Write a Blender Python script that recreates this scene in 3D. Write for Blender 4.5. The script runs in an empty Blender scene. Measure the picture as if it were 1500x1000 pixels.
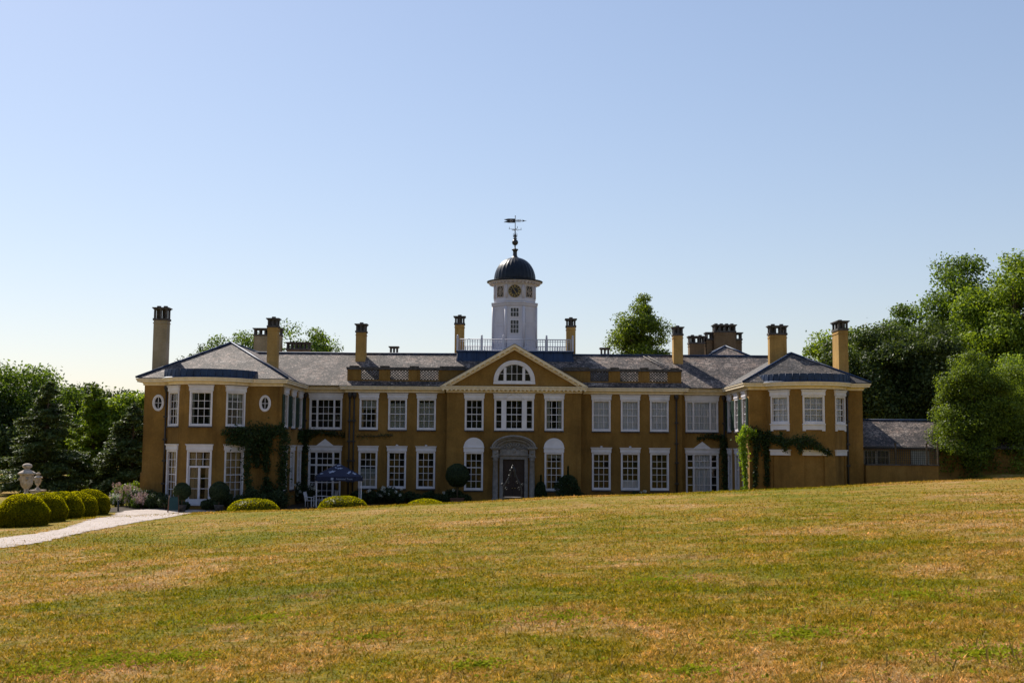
import bpy, math, random
import numpy as np
from mathutils import Matrix, Vector

random.seed(7); RNG = np.random.default_rng(7)
R = math.radians
scn = bpy.context.scene
COL = scn.collection

# ---------------------------------------------------------------- camera, sky, sun, exposure
FPX, ZC, PITCH, ROLL = 1700.0, 4.0, math.atan(155 / 1700.0), R(0.42)
cam_d = bpy.data.cameras.new('camera'); cam = bpy.data.objects.new('camera', cam_d); COL.objects.link(cam)
cam_d.sensor_width = 36.0; cam_d.lens = 36.0 * FPX / 1500.0; cam_d.clip_start = 0.2; cam_d.clip_end = 4000
cp, sp, cr, sr = math.cos(PITCH), math.sin(PITCH), math.cos(ROLL), math.sin(ROLL)
rt = (cr, -sr * sp, sr * cp); up = (-sr, -cr * sp, cr * cp); fw = (0, cp, sp)
cam.matrix_world = Matrix(((rt[0], up[0], -fw[0], 0), (rt[1], up[1], -fw[1], 0), (rt[2], up[2], -fw[2], ZC), (0, 0, 0, 1)))
scn.camera = cam

SUN_EL, SUN_A = R(43), R(54)                 # A: how far behind the facade line, measured from the left
to_sun = Vector((-math.cos(SUN_EL) * math.cos(SUN_A), math.cos(SUN_EL) * math.sin(SUN_A), math.sin(SUN_EL)))
world = bpy.data.worlds.new('World'); scn.world = world; world.use_nodes = True
wn = world.node_tree; bg = wn.nodes['Background']
sky = wn.nodes.new('ShaderNodeTexSky'); sky.sky_type = 'NISHITA'; sky.sun_disc = False
sky.sun_elevation = SUN_EL; sky.sun_rotation = math.atan2(to_sun.x, to_sun.y)
sky.altitude = 100; sky.air_density = 1.35; sky.dust_density = 0.4; sky.ozone_density = 3.0
wb = wn.nodes.new('ShaderNodeMixRGB'); wb.blend_type = 'MULTIPLY'; wb.inputs[0].default_value = 1.0; wb.inputs[2].default_value = (1.0, 0.965, 1.05, 1)   # white balance of the whole sky
sg = wn.nodes.new('ShaderNodeGamma'); sg.inputs[1].default_value = 0.75            # gamma grades the sky colour, flattening its gradient over the whole dome
wn.links.new(sky.outputs[0], sg.inputs[0]); wn.links.new(sg.outputs[0], wb.inputs[1]); wn.links.new(wb.outputs[0], bg.inputs[0]); bg.inputs[1].default_value = 0.128
sl = bpy.data.lights.new('sun', 'SUN'); sl.energy = 5.0; sl.angle = R(0.53); sl.color = (1.0, 0.93, 0.82)
so = bpy.data.objects.new('sun', sl); COL.objects.link(so); so.location = (-60, 120, 80)
so.rotation_euler = to_sun.to_track_quat('Z', 'Y').to_euler()
scn.view_settings.view_transform = 'Standard'; scn.view_settings.look = 'None'
scn.view_settings.gamma = 1.0; scn.view_settings.use_curve_mapping = False
scn.view_settings.exposure = 0.5

# ---------------------------------------------------------------- pixel -> direction (photo is 1500 x 1000)
def ray(x, y):
    u, v = (x - 750) / FPX, (500 - y) / FPX
    return (u * rt[0] + v * up[0] + fw[0], u * rt[1] + v * up[1] + fw[1], u * rt[2] + v * up[2] + fw[2])
def at(x, y, Y):
    a, b, c = ray(x, y); return Vector((a * Y / b, Y, ZC + c * Y / b))

# ---------------------------------------------------------------- terrain
def sstep(a, b, x):
    t = np.clip((np.asarray(x, float) - a) / (b - a), 0, 1); return t * t * (3 - 2 * t)
def terrain(X, Y):
    X = np.asarray(X, float); Y = np.asarray(Y, float)
    Xc = np.clip(X, -45, 60)
    lawn = ZC - 1.65 - 0.018 * np.clip(Y, -40, 90) + 0.05 * Xc
    lawn = lawn + 0.03 * np.sin(X * 0.31 + 1.0) * np.sin(Y * 0.23) + 0.02 * np.sin(X * 0.7 + Y * 0.5)
    g = -.12 + 1.87 * sstep(21.5, 26, X) + 0.75 * sstep(28.5, 33, X) * sstep(68, 79, Y) + 1.5 * sstep(40, 80, X)
    w = sstep(62, 69, Y)
    z = lawn * (1 - w) + g * w
    far = sstep(150, 600, np.hypot(X, Y - 80))
    return z * (1 - far) + far * 1.0
def T(x, y): return float(terrain(x, y))
def ground_at(x, y):
    a, b, c = ray(x, y); lo = 3.0
    for i in range(4000):
        Y = lo + i * 0.05
        X = a * Y / b
        if ZC + c * Y / b <= T(X, Y): return X, Y
    return a * 200 / b, 200

# ---------------------------------------------------------------- materials
MATS = {}
class NT:
    def __init__(s, name):
        s.m = bpy.data.materials.new(name); s.m.use_nodes = True; s.t = s.m.node_tree; s.n = s.t.nodes
        s.b = s.n['Principled BSDF']; s.out = s.n['Material Output']; MATS[name] = s.m
    def new(s, kind, **kw):
        n = s.n.new(kind)
        for k, v in kw.items():
            if k in n.inputs: n.inputs[k].default_value = v
            else: setattr(n, k, v)
        return n
    def link(s, a, b): s.t.links.new(a, b)
    def pos(s): return s.new('ShaderNodeNewGeometry').outputs['Position']
    def noise(s, scale, detail=4, rough=0.55, vec=None, stretch=None):
        n = s.new('ShaderNodeTexNoise', Scale=scale, Detail=detail, Roughness=rough)
        v = vec if vec is not None else s.pos()
        if stretch:
            mp = s.new('ShaderNodeMapping'); mp.inputs['Scale'].default_value = stretch
            s.link(v, mp.inputs['Vector']); v = mp.outputs[0]
        s.link(v, n.inputs['Vector']); return n.outputs['Fac']
    def ramp(s, fac, stops):
        r = s.new('ShaderNodeValToRGB'); e = r.color_ramp.elements
        while len(e) > len(stops): e.remove(e[-1])
        while len(e) < len(stops): e.new(1.0)
        for i, (p, c) in enumerate(stops): e[i].position = p; e[i].color = (*c, 1) if len(c) == 3 else c
        s.link(fac, r.inputs[0]); return r.outputs[0]
    def mix(s, fac, a, b, mode='MIX'):
        m = s.new('ShaderNodeMixRGB', blend_type=mode)
        for sock, v in ((m.inputs[0], fac), (m.inputs[1], a), (m.inputs[2], b)):
            if isinstance(v, (int, float)): sock.default_value = v
            elif isinstance(v, tuple): sock.default_value = (*v, 1)
            else: s.link(v, sock)
        return m.outputs[0]
    def bump(s, h, strength=0.3, dist=0.02):
        b = s.new('ShaderNodeBump', Strength=strength, Distance=dist); s.link(h, b.inputs['Height'])
        s.link(b.outputs[0], s.b.inputs['Normal'])
    def col(s, c):
        if isinstance(c, tuple): s.b.inputs['Base Color'].default_value = (*c, 1)
        else: s.link(c, s.b.inputs['Base Color'])
    def rough(s, r, spec=None, metal=None):
        s.b.inputs['Roughness'].default_value = r
        if spec is not None: s.b.inputs['Specular IOR Level'].default_value = spec
        if metal is not None: s.b.inputs['Metallic'].default_value = metal

def simple(name, c, rough=0.6, var=0.15, scale=3.0, spec=0.4, metal=0.0, bump=0.0, stretch=None):
    t = NT(name); f = t.noise(scale, 5, 0.6, stretch=stretch)
    lo = tuple(v * (1 - var) for v in c); hi = tuple(min(1, v * (1 + var)) for v in c)
    t.col(t.ramp(f, [(0.3, lo), (0.7, hi)])); t.rough(rough, spec, metal)
    if bump: t.bump(t.noise(scale * 6, 4), bump, 0.01)
    return t.m

def stucco(name, c):
    t = NT(name)
    big = t.ramp(t.noise(0.30, 6, 0.65), [(0.32, tuple(v * 0.70 for v in c)), (0.52, c), (0.68, tuple(min(1, v * f) for v, f in zip(c, (1.22, 1.26, 1.5))))])
    streak = t.ramp(t.noise(1.0, 6, 0.7, stretch=(1.2, 1.2, 0.16)), [(0.40, (1.05, 1.05, 1.05)), (0.52, (0.94, 0.93, 0.92)), (0.68, (0.60, 0.56, 0.53))])
    patch = t.ramp(t.noise(0.8, 3, 0.5, stretch=(1, 1, 1.6)), [(0.60, (1, 1, 1)), (0.62, (1.12, 1.10, 1.06))])
    fine = t.ramp(t.noise(9, 3, 0.7), [(0.3, (0.86, 0.86, 0.86)), (0.7, (1.1, 1.1, 1.1))])
    big = t.mix(0.8, big, patch, 'MULTIPLY')
    c2 = t.mix(0.8, big, streak, 'MULTIPLY'); c2 = t.mix(1.0, c2, fine, 'MULTIPLY')
    t.col(c2); t.rough(0.9, 0.2); t.bump(t.noise(14, 5, 0.7), 0.35, 0.015); return t.m
stucco('stucco', (0.25, 0.137, 0.034))
stucco('stucco_chimney', (0.46, 0.275, 0.085))
stucco('stucco_worn', (0.34, 0.27, 0.17))
stucco('stucco_brown', (0.20, 0.13, 0.07))
simple('white_paint', (0.70, 0.66, 0.68), 0.5, 0.12, 1.5)
simple('cream_paint', (0.80, 0.66, 0.46), 0.6, 0.14, 1.6, stretch=(2, 2, .6))
simple('tower_paint', (0.55, 0.52, 0.56), 0.55, 0.08, 1.0, stretch=(1.5, 1.5, 0.3))
simple('limestone', (0.25, 0.225, 0.205), 0.85, 0.25, 4, 0.2, bump=0.4)
simple('urn_stone', (0.46, 0.38, 0.31), 0.9, 0.45, 5, 0.2, bump=0.5)
simple('dark_stone', (0.085, 0.075, 0.07), 0.9, 0.5, 5, 0.2, bump=0.5)
simple('lead', (0.014, 0.034, 0.085), 0.55, 0.45, 1.8, 0.4, metal=0.1, stretch=(1.5, 1.5, 0.4))
simple('dome_lead', (0.010, 0.015, 0.025), 0.42, 0.35, 2.5, 0.22)
simple('iron', (0.02, 0.02, 0.022), 0.45, 0.2, 6, 0.5)
simple('bright_iron', (0.05, 0.05, 0.052), 0.18, 0.2, 6, 0.8, metal=0.7)
simple('pipe_iron', (0.035, 0.028, 0.025), 0.6, 0.3, 4, 0.4)
simple('shutter_green', (0.015, 0.045, 0.03), 0.5, 0.2, 3)
simple('door_wood', (0.024, 0.009, 0.006), 0.5, 0.35, 3, stretch=(4, 4, 0.5))
simple('interior', (0.035, 0.028, 0.022), 0.9, 0.3, 1)
simple('interior_tan', (0.30, 0.20, 0.10), 0.9, 0.4, 0.9)
simple('blind_and_reflection_white', (0.60, 0.60, 0.66), 0.9, 0.12, 1.5, stretch=(6, 6, 0.4))
simple('blind_grey', (0.30, 0.30, 0.26), 0.9, 0.15, 2)
simple('curtain_tan', (0.42, 0.29, 0.15), 0.9, 0.3, 2.0, stretch=(7, 7, 0.3))
simple('gold', (0.40, 0.27, 0.09), 0.35, 0.1, 5, metal=0.6)
simple('clock_black', (0.012, 0.012, 0.014), 0.5, 0.1, 5)
simple('bark', (0.10, 0.075, 0.05), 0.95, 0.4, 5, 0.1, bump=0.6)
simple('soil', (0.055, 0.042, 0.03), 0.95, 0.4, 3, 0.1, bump=0.6)
simple('sign_green', (0.010, 0.040, 0.034), 0.4, 0.2, 2)
simple('canopy_blue', (0.006, 0.011, 0.042), 0.6, 0.15, 2)
simple('print_white', (0.36, 0.40, 0.52), 0.7, 0.05, 2)
simple('timber_brown', (0.13, 0.06, 0.035), 0.8, 0.3, 3)
simple('terracotta', (0.30, 0.12, 0.06), 0.85, 0.25, 5)
simple('flower_white', (0.72, 0.72, 0.64), 0.8, 0.12, 3)
simple('flower_pink', (0.62, 0.44, 0.40), 0.8, 0.25, 3)

def slate(name, base, lichen, amount):
    t = NT(name); uv = t.new('ShaderNodeUVMap').outputs[0]
    br = t.new('ShaderNodeTexBrick', Scale=1.0); br.offset = 0.5
    br.inputs['Brick Width'].default_value = 0.30; br.inputs['Row Height'].default_value = 0.19
    br.inputs['Mortar Size'].default_value = 0.012; br.inputs['Mortar Smooth'].default_value = 0.3
    br.inputs['Bias'].default_value = 0.0
    br.inputs['Color1'].default_value = (0.5, 0.5, 0.5, 1); br.inputs['Color2'].default_value = (1.5, 1.45, 1.4, 1)
    br.inputs['Mortar'].default_value = (0.25, 0.25, 0.25, 1)
    t.link(uv, br.inputs['Vector'])
    l1 = t.noise(0.55, 6, 0.68); l2 = t.noise(7.5, 3, 0.8)
    lich = t.ramp(t.mix(0.62, l1, l2), [(0.49 - amount * 0.09, (0, 0, 0)), (0.57 - amount * 0.07, (1, 1, 1))])
    hue = t.ramp(t.noise(1.7, 3), [(0.3, lichen), (0.7, tuple(v * f for v, f in zip(lichen, (0.9, 0.74, 0.66))))])
    dark = t.ramp(t.noise(2.3, 4), [(0.3, tuple(v * 0.6 for v in base)), (0.7, tuple(v * 1.3 for v in base))])
    c = t.mix(lich, dark, hue); c = t.mix(0.75, c, br.outputs['Color'], 'MULTIPLY'); c = t.mix(0.8, c, t.ramp(t.noise(3.2, 4, 0.8), [(0.33, (0.45, 0.44, 0.44)), (0.66, (1.5, 1.46, 1.44))]), 'MULTIPLY')
    t.col(c); t.rough(0.75, 0.35)
    h = t.mix(0.5, br.outputs['Fac'], t.noise(12, 4), 'SUBTRACT')
    inv = t.new('ShaderNodeInvert'); t.link(br.outputs['Fac'], inv.inputs['Color'])
    t.bump(t.mix(0.35, inv.outputs[0], l2), 0.7, 0.03); return t.m
slate('slate', (0.062, 0.052, 0.050), (0.32, 0.275, 0.24), 0.08)
slate('slate_dark', (0.045, 0.042, 0.043), (0.22, 0.20, 0.18), -0.1)

def glass():
    t = NT('glass'); t.n.remove(t.b)
    tr = t.new('ShaderNodeBsdfTransparent'); tr.inputs[0].default_value = (0.88, 0.90, 0.91, 1)
    gl = t.new('ShaderNodeBsdfGlossy'); gl.inputs['Roughness'].default_value = 0.03
    fr = t.new('ShaderNodeFresnel'); fr.inputs['IOR'].default_value = 1.42
    mx = t.new('ShaderNodeMixShader')
    t.link(fr.outputs[0], mx.inputs[0]); t.link(tr.outputs[0], mx.inputs[1]); t.link(gl.outputs[0], mx.inputs[2])
    t.link(mx.outputs[0], t.out.inputs[0]); return t.m
glass()

def leaf(name, dark, light, trans=0.38, rough=0.55, spec=0.3, tmul=(1.35, 1.25, 0.55)):
    t = NT(name); t.n.remove(t.b)
    at_ = t.new('ShaderNodeAttribute'); at_.attribute_name = 'v'
    n = t.noise(0.6, 3)
    f = t.mix(0.45, at_.outputs['Fac'], n)
    c = t.ramp(f, [(0.2, dark), (0.8, light)])
    df = t.new('ShaderNodeBsdfPrincipled'); df.inputs['Roughness'].default_value = rough
    df.inputs['Specular IOR Level'].default_value = spec
    t.link(c, df.inputs['Base Color'])
    tl = t.new('ShaderNodeBsdfTranslucent')
    c2 = t.mix(1.0, c, tmul, 'MULTIPLY'); t.link(c2, tl.inputs[0])
    mx = t.new('ShaderNodeMixShader'); mx.inputs[0].default_value = trans
    t.link(df.outputs[0], mx.inputs[1]); t.link(tl.outputs[0], mx.inputs[2]); t.link(mx.outputs[0], t.out.inputs[0])
    return t.m
leaf('leaf_oak', (0.025, 0.052, 0.009), (0.17, 0.26, 0.03), 0.5)
leaf('leaf_bush', (0.03, 0.055, 0.008), (0.21, 0.29, 0.03), 0.5)
leaf('leaf_lime', (0.065, 0.12, 0.012), (0.27, 0.36, 0.032), 0.5)
leaf('leaf_dark', (0.028, 0.05, 0.014), (0.085, 0.12, 0.028))
leaf('leaf_conifer', (0.03, 0.055, 0.022), (0.15, 0.20, 0.06), 0.3)
leaf('leaf_golden', (0.05, 0.065, 0.004), (0.27, 0.25, 0.010), 0.6, 0.9, 0.02, (2.5, 2.3, 0.4))
leaf('leaf_shrub', (0.018, 0.034, 0.012), (0.05, 0.075, 0.022), 0.25)
leaf('leaf_vine', (0.018, 0.034, 0.01), (0.05, 0.085, 0.018), 0.4)
leaf('leaf_bright_vine', (0.12, 0.20, 0.014), (0.30, 0.42, 0.035), 0.5)  # climber's sunlit brightness is put into the colour; spurge shares it
leaf('leaf_weed', (0.15, 0.18, 0.010), (0.30, 0.33, 0.025), 0.3, 0.9, 0.0)
leaf('grass_straw', (0.16, 0.115, 0.035), (0.34, 0.25, 0.085), 0.3)

def lawn_colour(t, gain):
    big = t.noise(0.13, 4, 0.6); mid = t.noise(0.75, 6, 0.7); fine = t.noise(6.5, 5, 0.75)
    vfine = t.noise(30.0, 4, 0.8)
    f = t.mix(0.55, big, mid); f = t.mix(0.25, f, fine)
    c = t.ramp(f, [(0.43, (0.17, 0.18, 0.006)), (0.475, (0.25, 0.208, 0.012)), (0.515, (0.335, 0.240, 0.036)), (0.56, (0.44, 0.275, 0.09)), (0.612, (0.54, 0.35, 0.18))])
    green = t.ramp(t.noise(0.42, 5, 0.75), [(0.555, (0, 0, 0)), (0.64, (0.75, 0.75, 0.75))])
    c = t.mix(green, c, (0.195, 0.205, 0.008))
    brown = t.ramp(t.noise(0.5, 6, 0.75), [(0.555, (0, 0, 0)), (0.66, (0.7, 0.7, 0.7))])
    c = t.mix(brown, c, (0.40, 0.235, 0.115))
    var = t.ramp(vfine, [(0.30, (0.32, 0.33, 0.28)), (0.68, (1.65, 1.58, 1.45))])
    c = t.mix(0.9, c, var, 'MULTIPLY')
    var2 = t.ramp(fine, [(0.34, (0.48, 0.50, 0.44)), (0.66, (1.35, 1.31, 1.24))])
    c = t.mix(0.85, c, var2, 'MULTIPLY')
    return t.mix(1.0, c, (gain, gain, gain), 'MULTIPLY'), vfine, fine
t = NT('lawn'); c, vf, fi = lawn_colour(t, 0.80); t.col(c); t.rough(0.95, 0.1); t.bump(t.mix(0.5, vf, fi), 1.0, 0.08)
t = NT('grass_blade'); c, vf, fi = lawn_colour(t, 1.08); t.n.remove(t.b)
df = t.new('ShaderNodeBsdfDiffuse'); tl = t.new('ShaderNodeBsdfTranslucent'); mx = t.new('ShaderNodeMixShader'); mx.inputs[0].default_value = 0.4
at_ = t.new('ShaderNodeAttribute'); at_.attribute_name = 'v'
c = t.mix(1.0, c, t.ramp(at_.outputs['Fac'], [(0.0, (0.5, 0.52, 0.26)), (1.0, (1.65, 1.46, 1.25))]), 'MULTIPLY')
t.link(c, df.inputs[0]); t.link(c, tl.inputs[0]); t.link(df.outputs[0], mx.inputs[1]); t.link(tl.outputs[0], mx.inputs[2]); t.link(mx.outputs[0], t.out.inputs[0])
t = NT('gravel'); f1 = t.noise(14, 4, 0.85); f2 = t.noise(1.1, 6, 0.75)
t.col(t.mix(0.5, t.ramp(f1, [(0.36, (0.17, 0.14, 0.12)), (0.64, (0.72, 0.62, 0.56))]), t.ramp(f2, [(0.36, (0.36, 0.295, 0.25)), (0.64, (0.60, 0.51, 0.455))])))
t.rough(0.95, 0.1); t.bump(f1, 0.8, 0.03)

# ---------------------------------------------------------------- mesh builder
class MB:
    def __init__(s): s.v = []; s.f = []; s.uv = {}; s.smooth = set()
    def face(s, pts, uv=None, smooth=False):
        i = len(s.v); s.v += [tuple(p) for p in pts]; s.f.append(tuple(range(i, i + len(pts))))
        if uv: s.uv[len(s.f) - 1] = uv
        if smooth: s.smooth.add(len(s.f) - 1)
    def box(s, x0, x1, y0, y1, z0, z1, M=None):
        p = [(x0, y0, z0), (x1, y0, z0), (x1, y1, z0), (x0, y1, z0), (x0, y0, z1), (x1, y0, z1), (x1, y1, z1), (x0, y1, z1)]
        if M is not None: p = [tuple(M @ Vector(q)) for q in p]
        i = len(s.v); s.v += p
        s.f += [tuple(i + k for k in q) for q in ((0, 3, 2, 1), (4, 5, 6, 7), (0, 1, 5, 4), (1, 2, 6, 5), (2, 3, 7, 6), (3, 0, 4, 7))]
    def prism(s, poly, y0, y1):                      # polygon in x,z extruded along y
        n = len(poly); i = len(s.v)
        s.v += [(x, y0, z) for x, z in poly] + [(x, y1, z) for x, z in poly]
        s.f.append(tuple(range(i, i + n))); s.f.append(tuple(range(i + 2 * n - 1, i + n - 1, -1)))
        for k in range(n): s.f.append((i + k, i + n + k, i + n + (k + 1) % n, i + (k + 1) % n))
    def lathe(s, prof, c=(0, 0, 0), n=24, mod=None, phase=0.0, smooth=True, cap=True):   # prof: (radius, z)
        i = len(s.v)
        for r, z in prof:
            for k in range(n):
                a = 2 * math.pi * k / n + phase; rr = r * (mod(k) if mod else 1)
                s.v.append((c[0] + rr * math.cos(a), c[1] + rr * math.sin(a), c[2] + z))
        for j in range(len(prof) - 1):
            for k in range(n):
                a = i + j * n + k; b = i + j * n + (k + 1) % n
                s.f.append((a, b, b + n, a + n))
                if smooth: s.smooth.add(len(s.f) - 1)
        if cap:
            s.f.append(tuple(i + k for k in range(n - 1, -1, -1)))
            j = len(prof) - 1; s.f.append(tuple(i + j * n + k for k in range(n)))
    def tube(s, pts, r, n=8, cap=True):
        pts = [Vector(p) for p in pts]; rs = r if isinstance(r, (list, tuple)) else [r] * len(pts)
        i = len(s.v); ref = Vector((0.31, 0.2, 0.93)).normalized()
        for k, p in enumerate(pts):
            d = (pts[min(k + 1, len(pts) - 1)] - pts[max(k - 1, 0)]).normalized()
            a = d.cross(ref)
            if a.length < 0.05: a = d.cross(Vector((1, 0, 0)))
            a.normalize(); b = d.cross(a)
            for q in range(n):
                an = 2 * math.pi * q / n; s.v.append(tuple(p + (a * math.cos(an) + b * math.sin(an)) * rs[k]))
        for k in range(len(pts) - 1):
            for q in range(n):
                a = i + k * n + q; b = i + k * n + (q + 1) % n
                s.f.append((a, a + n, b + n, b)); s.smooth.add(len(s.f) - 1)
        if cap:
            s.f.append(tuple(i + q for q in range(n))); j = (len(pts) - 1) * n
            s.f.append(tuple(i + j + q for q in range(n - 1, -1, -1)))
    def ball(s, c, r, n=12, m=8):
        rx, ry, rz = r if isinstance(r, (tuple, list)) else (r, r, r); i = len(s.v)
        for j in range(m + 1):
            th = math.pi * j / m
            for k in range(n):
                ph = 2 * math.pi * k / n
                s.v.append((c[0] + rx * math.sin(th) * math.cos(ph), c[1] + ry * math.sin(th) * math.sin(ph), c[2] + rz * math.cos(th)))
        for j in range(m):
            for k in range(n):
                a = i + j * n + k; b = i + j * n + (k + 1) % n
                s.f.append((a, a + n, b + n, b)); s.smooth.add(len(s.f) - 1)
    def mesh(s, name, mat):
        me = bpy.data.meshes.new(name); me.from_pydata(s.v, [], s.f)
        if s.uv:
            l = me.uv_layers.new(name='UVMap')
            for fi, uvs in s.uv.items():
                for li, q in zip(me.polygons[fi].loop_indices, uvs): l.data[li].uv = q
        for fi in s.smooth: me.polygons[fi].use_smooth = True
        me.materials.append(MATS[mat]); me.update(); return me
    def build(s, name, mat, parent=None):
        return link_obj(name, s.mesh(name, mat), parent)
def link_obj(name, me, parent=None, M=None):
    o = bpy.data.objects.new(name, me); COL.objects.link(o)
    if parent is not None: o.parent = parent
    if M is not None: o.matrix_local = M
    return o
def tag(o, label=None, cat=None, group=None, kind=None):
    for k, v in (('label', label), ('category', cat), ('group', group), ('kind', kind)):
        if v: o[k] = v
    return o
def empty(name, loc=(0, 0, 0), rz=0.0):
    o = bpy.data.objects.new(name, None); COL.objects.link(o); o.location = loc; o.rotation_euler = (0, 0, rz); o.empty_display_size = 0.3
    return o
def copy_tree(o, parent=None):
    c = o.copy(); COL.objects.link(c)
    if parent is not None: c.parent = parent
    for ch in list(o.children): copy_tree(ch, c)
    return c

def np_mesh(name, verts, faces_n, mat, v_attr=None, smooth=False):
    """verts (N,3); consecutive groups of faces_n vertices are the faces"""
    n = len(verts); nf = n // faces_n
    me = bpy.data.meshes.new(name); me.vertices.add(n); me.loops.add(n); me.polygons.add(nf)
    me.vertices.foreach_set('co', np.ascontiguousarray(verts, np.float32).ravel())
    me.loops.foreach_set('vertex_index', np.arange(n, dtype=np.int32))
    me.polygons.foreach_set('loop_start', np.arange(0, n, faces_n, dtype=np.int32))
    me.polygons.foreach_set('loop_total', np.full(nf, faces_n, np.int32))
    if v_attr is not None:
        a = me.attributes.new('v', 'FLOAT', 'POINT'); a.data.foreach_set('value', np.repeat(v_attr, faces_n).astype(np.float32))
    me.materials.append(MATS[mat]); me.update(calc_edges=True); return me
def leaf_verts(P, size, N=None, aspect=0.6, flat=0.0, rand=0.75):
    """a rhombic leaf at every point; N gives outward directions that the leaves tend to face"""
    n = len(P)
    d = RNG.normal(size=(n, 3))
    if N is not None: d = d * rand + N * 1.0
    d[:, 2] += flat
    d /= np.linalg.norm(d, axis=1)[:, None]
    r = RNG.normal(size=(n, 3)); a = np.cross(d, r); a /= np.linalg.norm(a, axis=1)[:, None] + 1e-9
    b = np.cross(d, a)
    s = (size * RNG.uniform(0.6, 1.35, n))[:, None]
    V = np.stack([P - a * s * 0.5, P + b * s * 0.5 * aspect, P + a * s * 0.5, P - b * s * 0.5 * aspect], 1)
    return V.reshape(-1, 3)
def leaf_obj(name, P, size, mat, parent, N=None, aspect=0.6, flat=0.0, rand=0.75):
    P = np.asarray(P, float); me = np_mesh(name, leaf_verts(P, size, N, aspect, flat, rand), 4, mat, RNG.uniform(0, 1, len(P)))
    return link_obj(name, me, parent)

# ================================================================ SETTING: ground
def axis(segs):
    out = []
    for a, b, st in segs: out += list(np.arange(a, b, st))
    return np.array(out + [segs[-1][1]])
xs = axis([(-1500, -200, 130), (-200, -60, 10), (-60, 60, 0.8), (60, 200, 10), (200, 1500, 130)])
ys = axis([(-300, -20, 40), (-20, 2, 2), (2, 60, 0.7), (60, 92, 0.5), (92, 200, 9), (200, 2400, 150)])
GX, GY = np.meshgrid(xs, ys); GZ = terrain(GX, GY)
nx, ny = len(xs), len(ys); idx = np.arange(nx * ny).reshape(ny, nx)
quads = np.stack([idx[:-1, :-1], idx[:-1, 1:], idx[1:, 1:], idx[1:, :-1]], -1).reshape(-1, 4)
me = bpy.data.meshes.new('lawn_ground'); me.from_pydata(np.stack([GX, GY, GZ], -1).reshape(-1, 3).tolist(), [], quads.tolist())
me.polygons.foreach_set('use_smooth', np.ones(len(me.polygons), bool)); me.materials.append(MATS['lawn'])
tag(link_obj('ground', me), 'dry mown lawn of straw and green patches', kind='structure')

def drape(name, lower, upper, mat, lift, n=140, m=8):
    """strip between two pixel polylines, laid on the ground"""
    def resample(px):
        p = np.array([ground_at(*q) for q in px]); s = np.r_[0, np.cumsum(np.hypot(*np.diff(p, axis=0).T))]
        q = np.linspace(0, s[-1], n); return np.stack([np.interp(q, s, p[:, 0]), np.interp(q, s, p[:, 1])], 1)
    a, b = resample(lower), resample(upper); V = []
    for i in range(n):
        for j in range(m + 1):
            t_ = j / m; x, y = a[i] * (1 - t_) + b[i] * t_
            if j in (0, m): x += 0.3 * math.sin(i * 2.3 + j) * random.random(); y += 0.6 * (random.random() - 0.5)
            V.append((x, y, T(x, y) + (lift if 0 < j < m else lift * 0.6)))
    F = [(i * (m + 1) + j, i * (m + 1) + j + 1, (i + 1) * (m + 1) + j + 1, (i + 1) * (m + 1) + j) for i in range(n - 1) for j in range(m)]
    me = bpy.data.meshes.new(name); me.from_pydata(V, [], F); me.materials.append(MATS[mat]); return tag(link_obj(name, me), kind='structure')
drape('gravel_path', [(-60, 813), (0, 803), (60, 795), (130, 778), (200, 765), (262, 755), (330, 748)],
      [(-60, 797), (0, 788), (50, 782), (97, 773), (140, 759), (178, 748), (225, 745)], 'gravel', 0.03)
# earth bed along the foot of the house, behind the crest of the lawn
gm = MB()
for i in range(80):
    x0 = -26 + i * 0.62; x1 = x0 + 0.62
    for j in range(10):
        y0 = 71.5 + j * 1.45; y1 = y0 + 1.45
        if x0 > 21: continue
        gm.face([(x0, y0, T(x0, y0) + .02), (x1, y0, T(x1, y0) + .02), (x1, y1, T(x1, y1) + .02), (x0, y1, T(x0, y1) + .02)])
tag(gm.build('forecourt', 'soil'), kind='structure')

# ================================================================ HOUSE
CX = 0.19
house = empty('country_house', (CX, 85, 0)); house.matrix_world = Matrix.Translation((CX, 85, 0))
tag(house, 'ochre stuccoed country mansion with white sash windows, slate roofs and clock tower', 'house')
HM = Matrix.Translation((-CX, -85, 0))            # parts are modelled in world metres
def hpart(mb, name, mat, parent=None):
    if parent is None:
        o = mb.build(name, mat, house); o.matrix_local = HM; return o
    return mb.build(name, mat, parent)

YL, YM, YR, YC = 77.3, 85.0, 85.5, 84.2           # pavilion fronts, main ranges, set-back links, centre block
ZT = 8.3
LB, RB, BR, BA = -20.13, 19.6, 2.8, 75            # bows: centre x, radius, half angle
RBR = 2.72
def bow_pts(cx, r, ang_list):
    cy = YL + r * math.cos(R(BA))
    return [(cx + r * math.sin(R(a)), cy - r * math.cos(R(a))) for a in ang_list]
def bow_angles(r, w):
    h = math.degrees(math.asin(w / 2 / r)); th = 48.5
    core = [-th - h, -th + h, -h, h, th - h, th + h]
    segs = [(-BA, core[0], 2), (core[0], core[1], 1), (core[1], core[2], 4), (core[2], core[3], 1), (core[3], core[4], 4), (core[4], core[5], 1), (core[5], BA, 2)]
    out = [-BA]
    for a, b, n in segs: out += [a + (b - a) * k / n for k in range(1, n + 1)]
    return out, core
WB = 1.5
angL, coreL = bow_angles(BR, WB); angR, coreR = bow_angles(RBR, 1.42)

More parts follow.
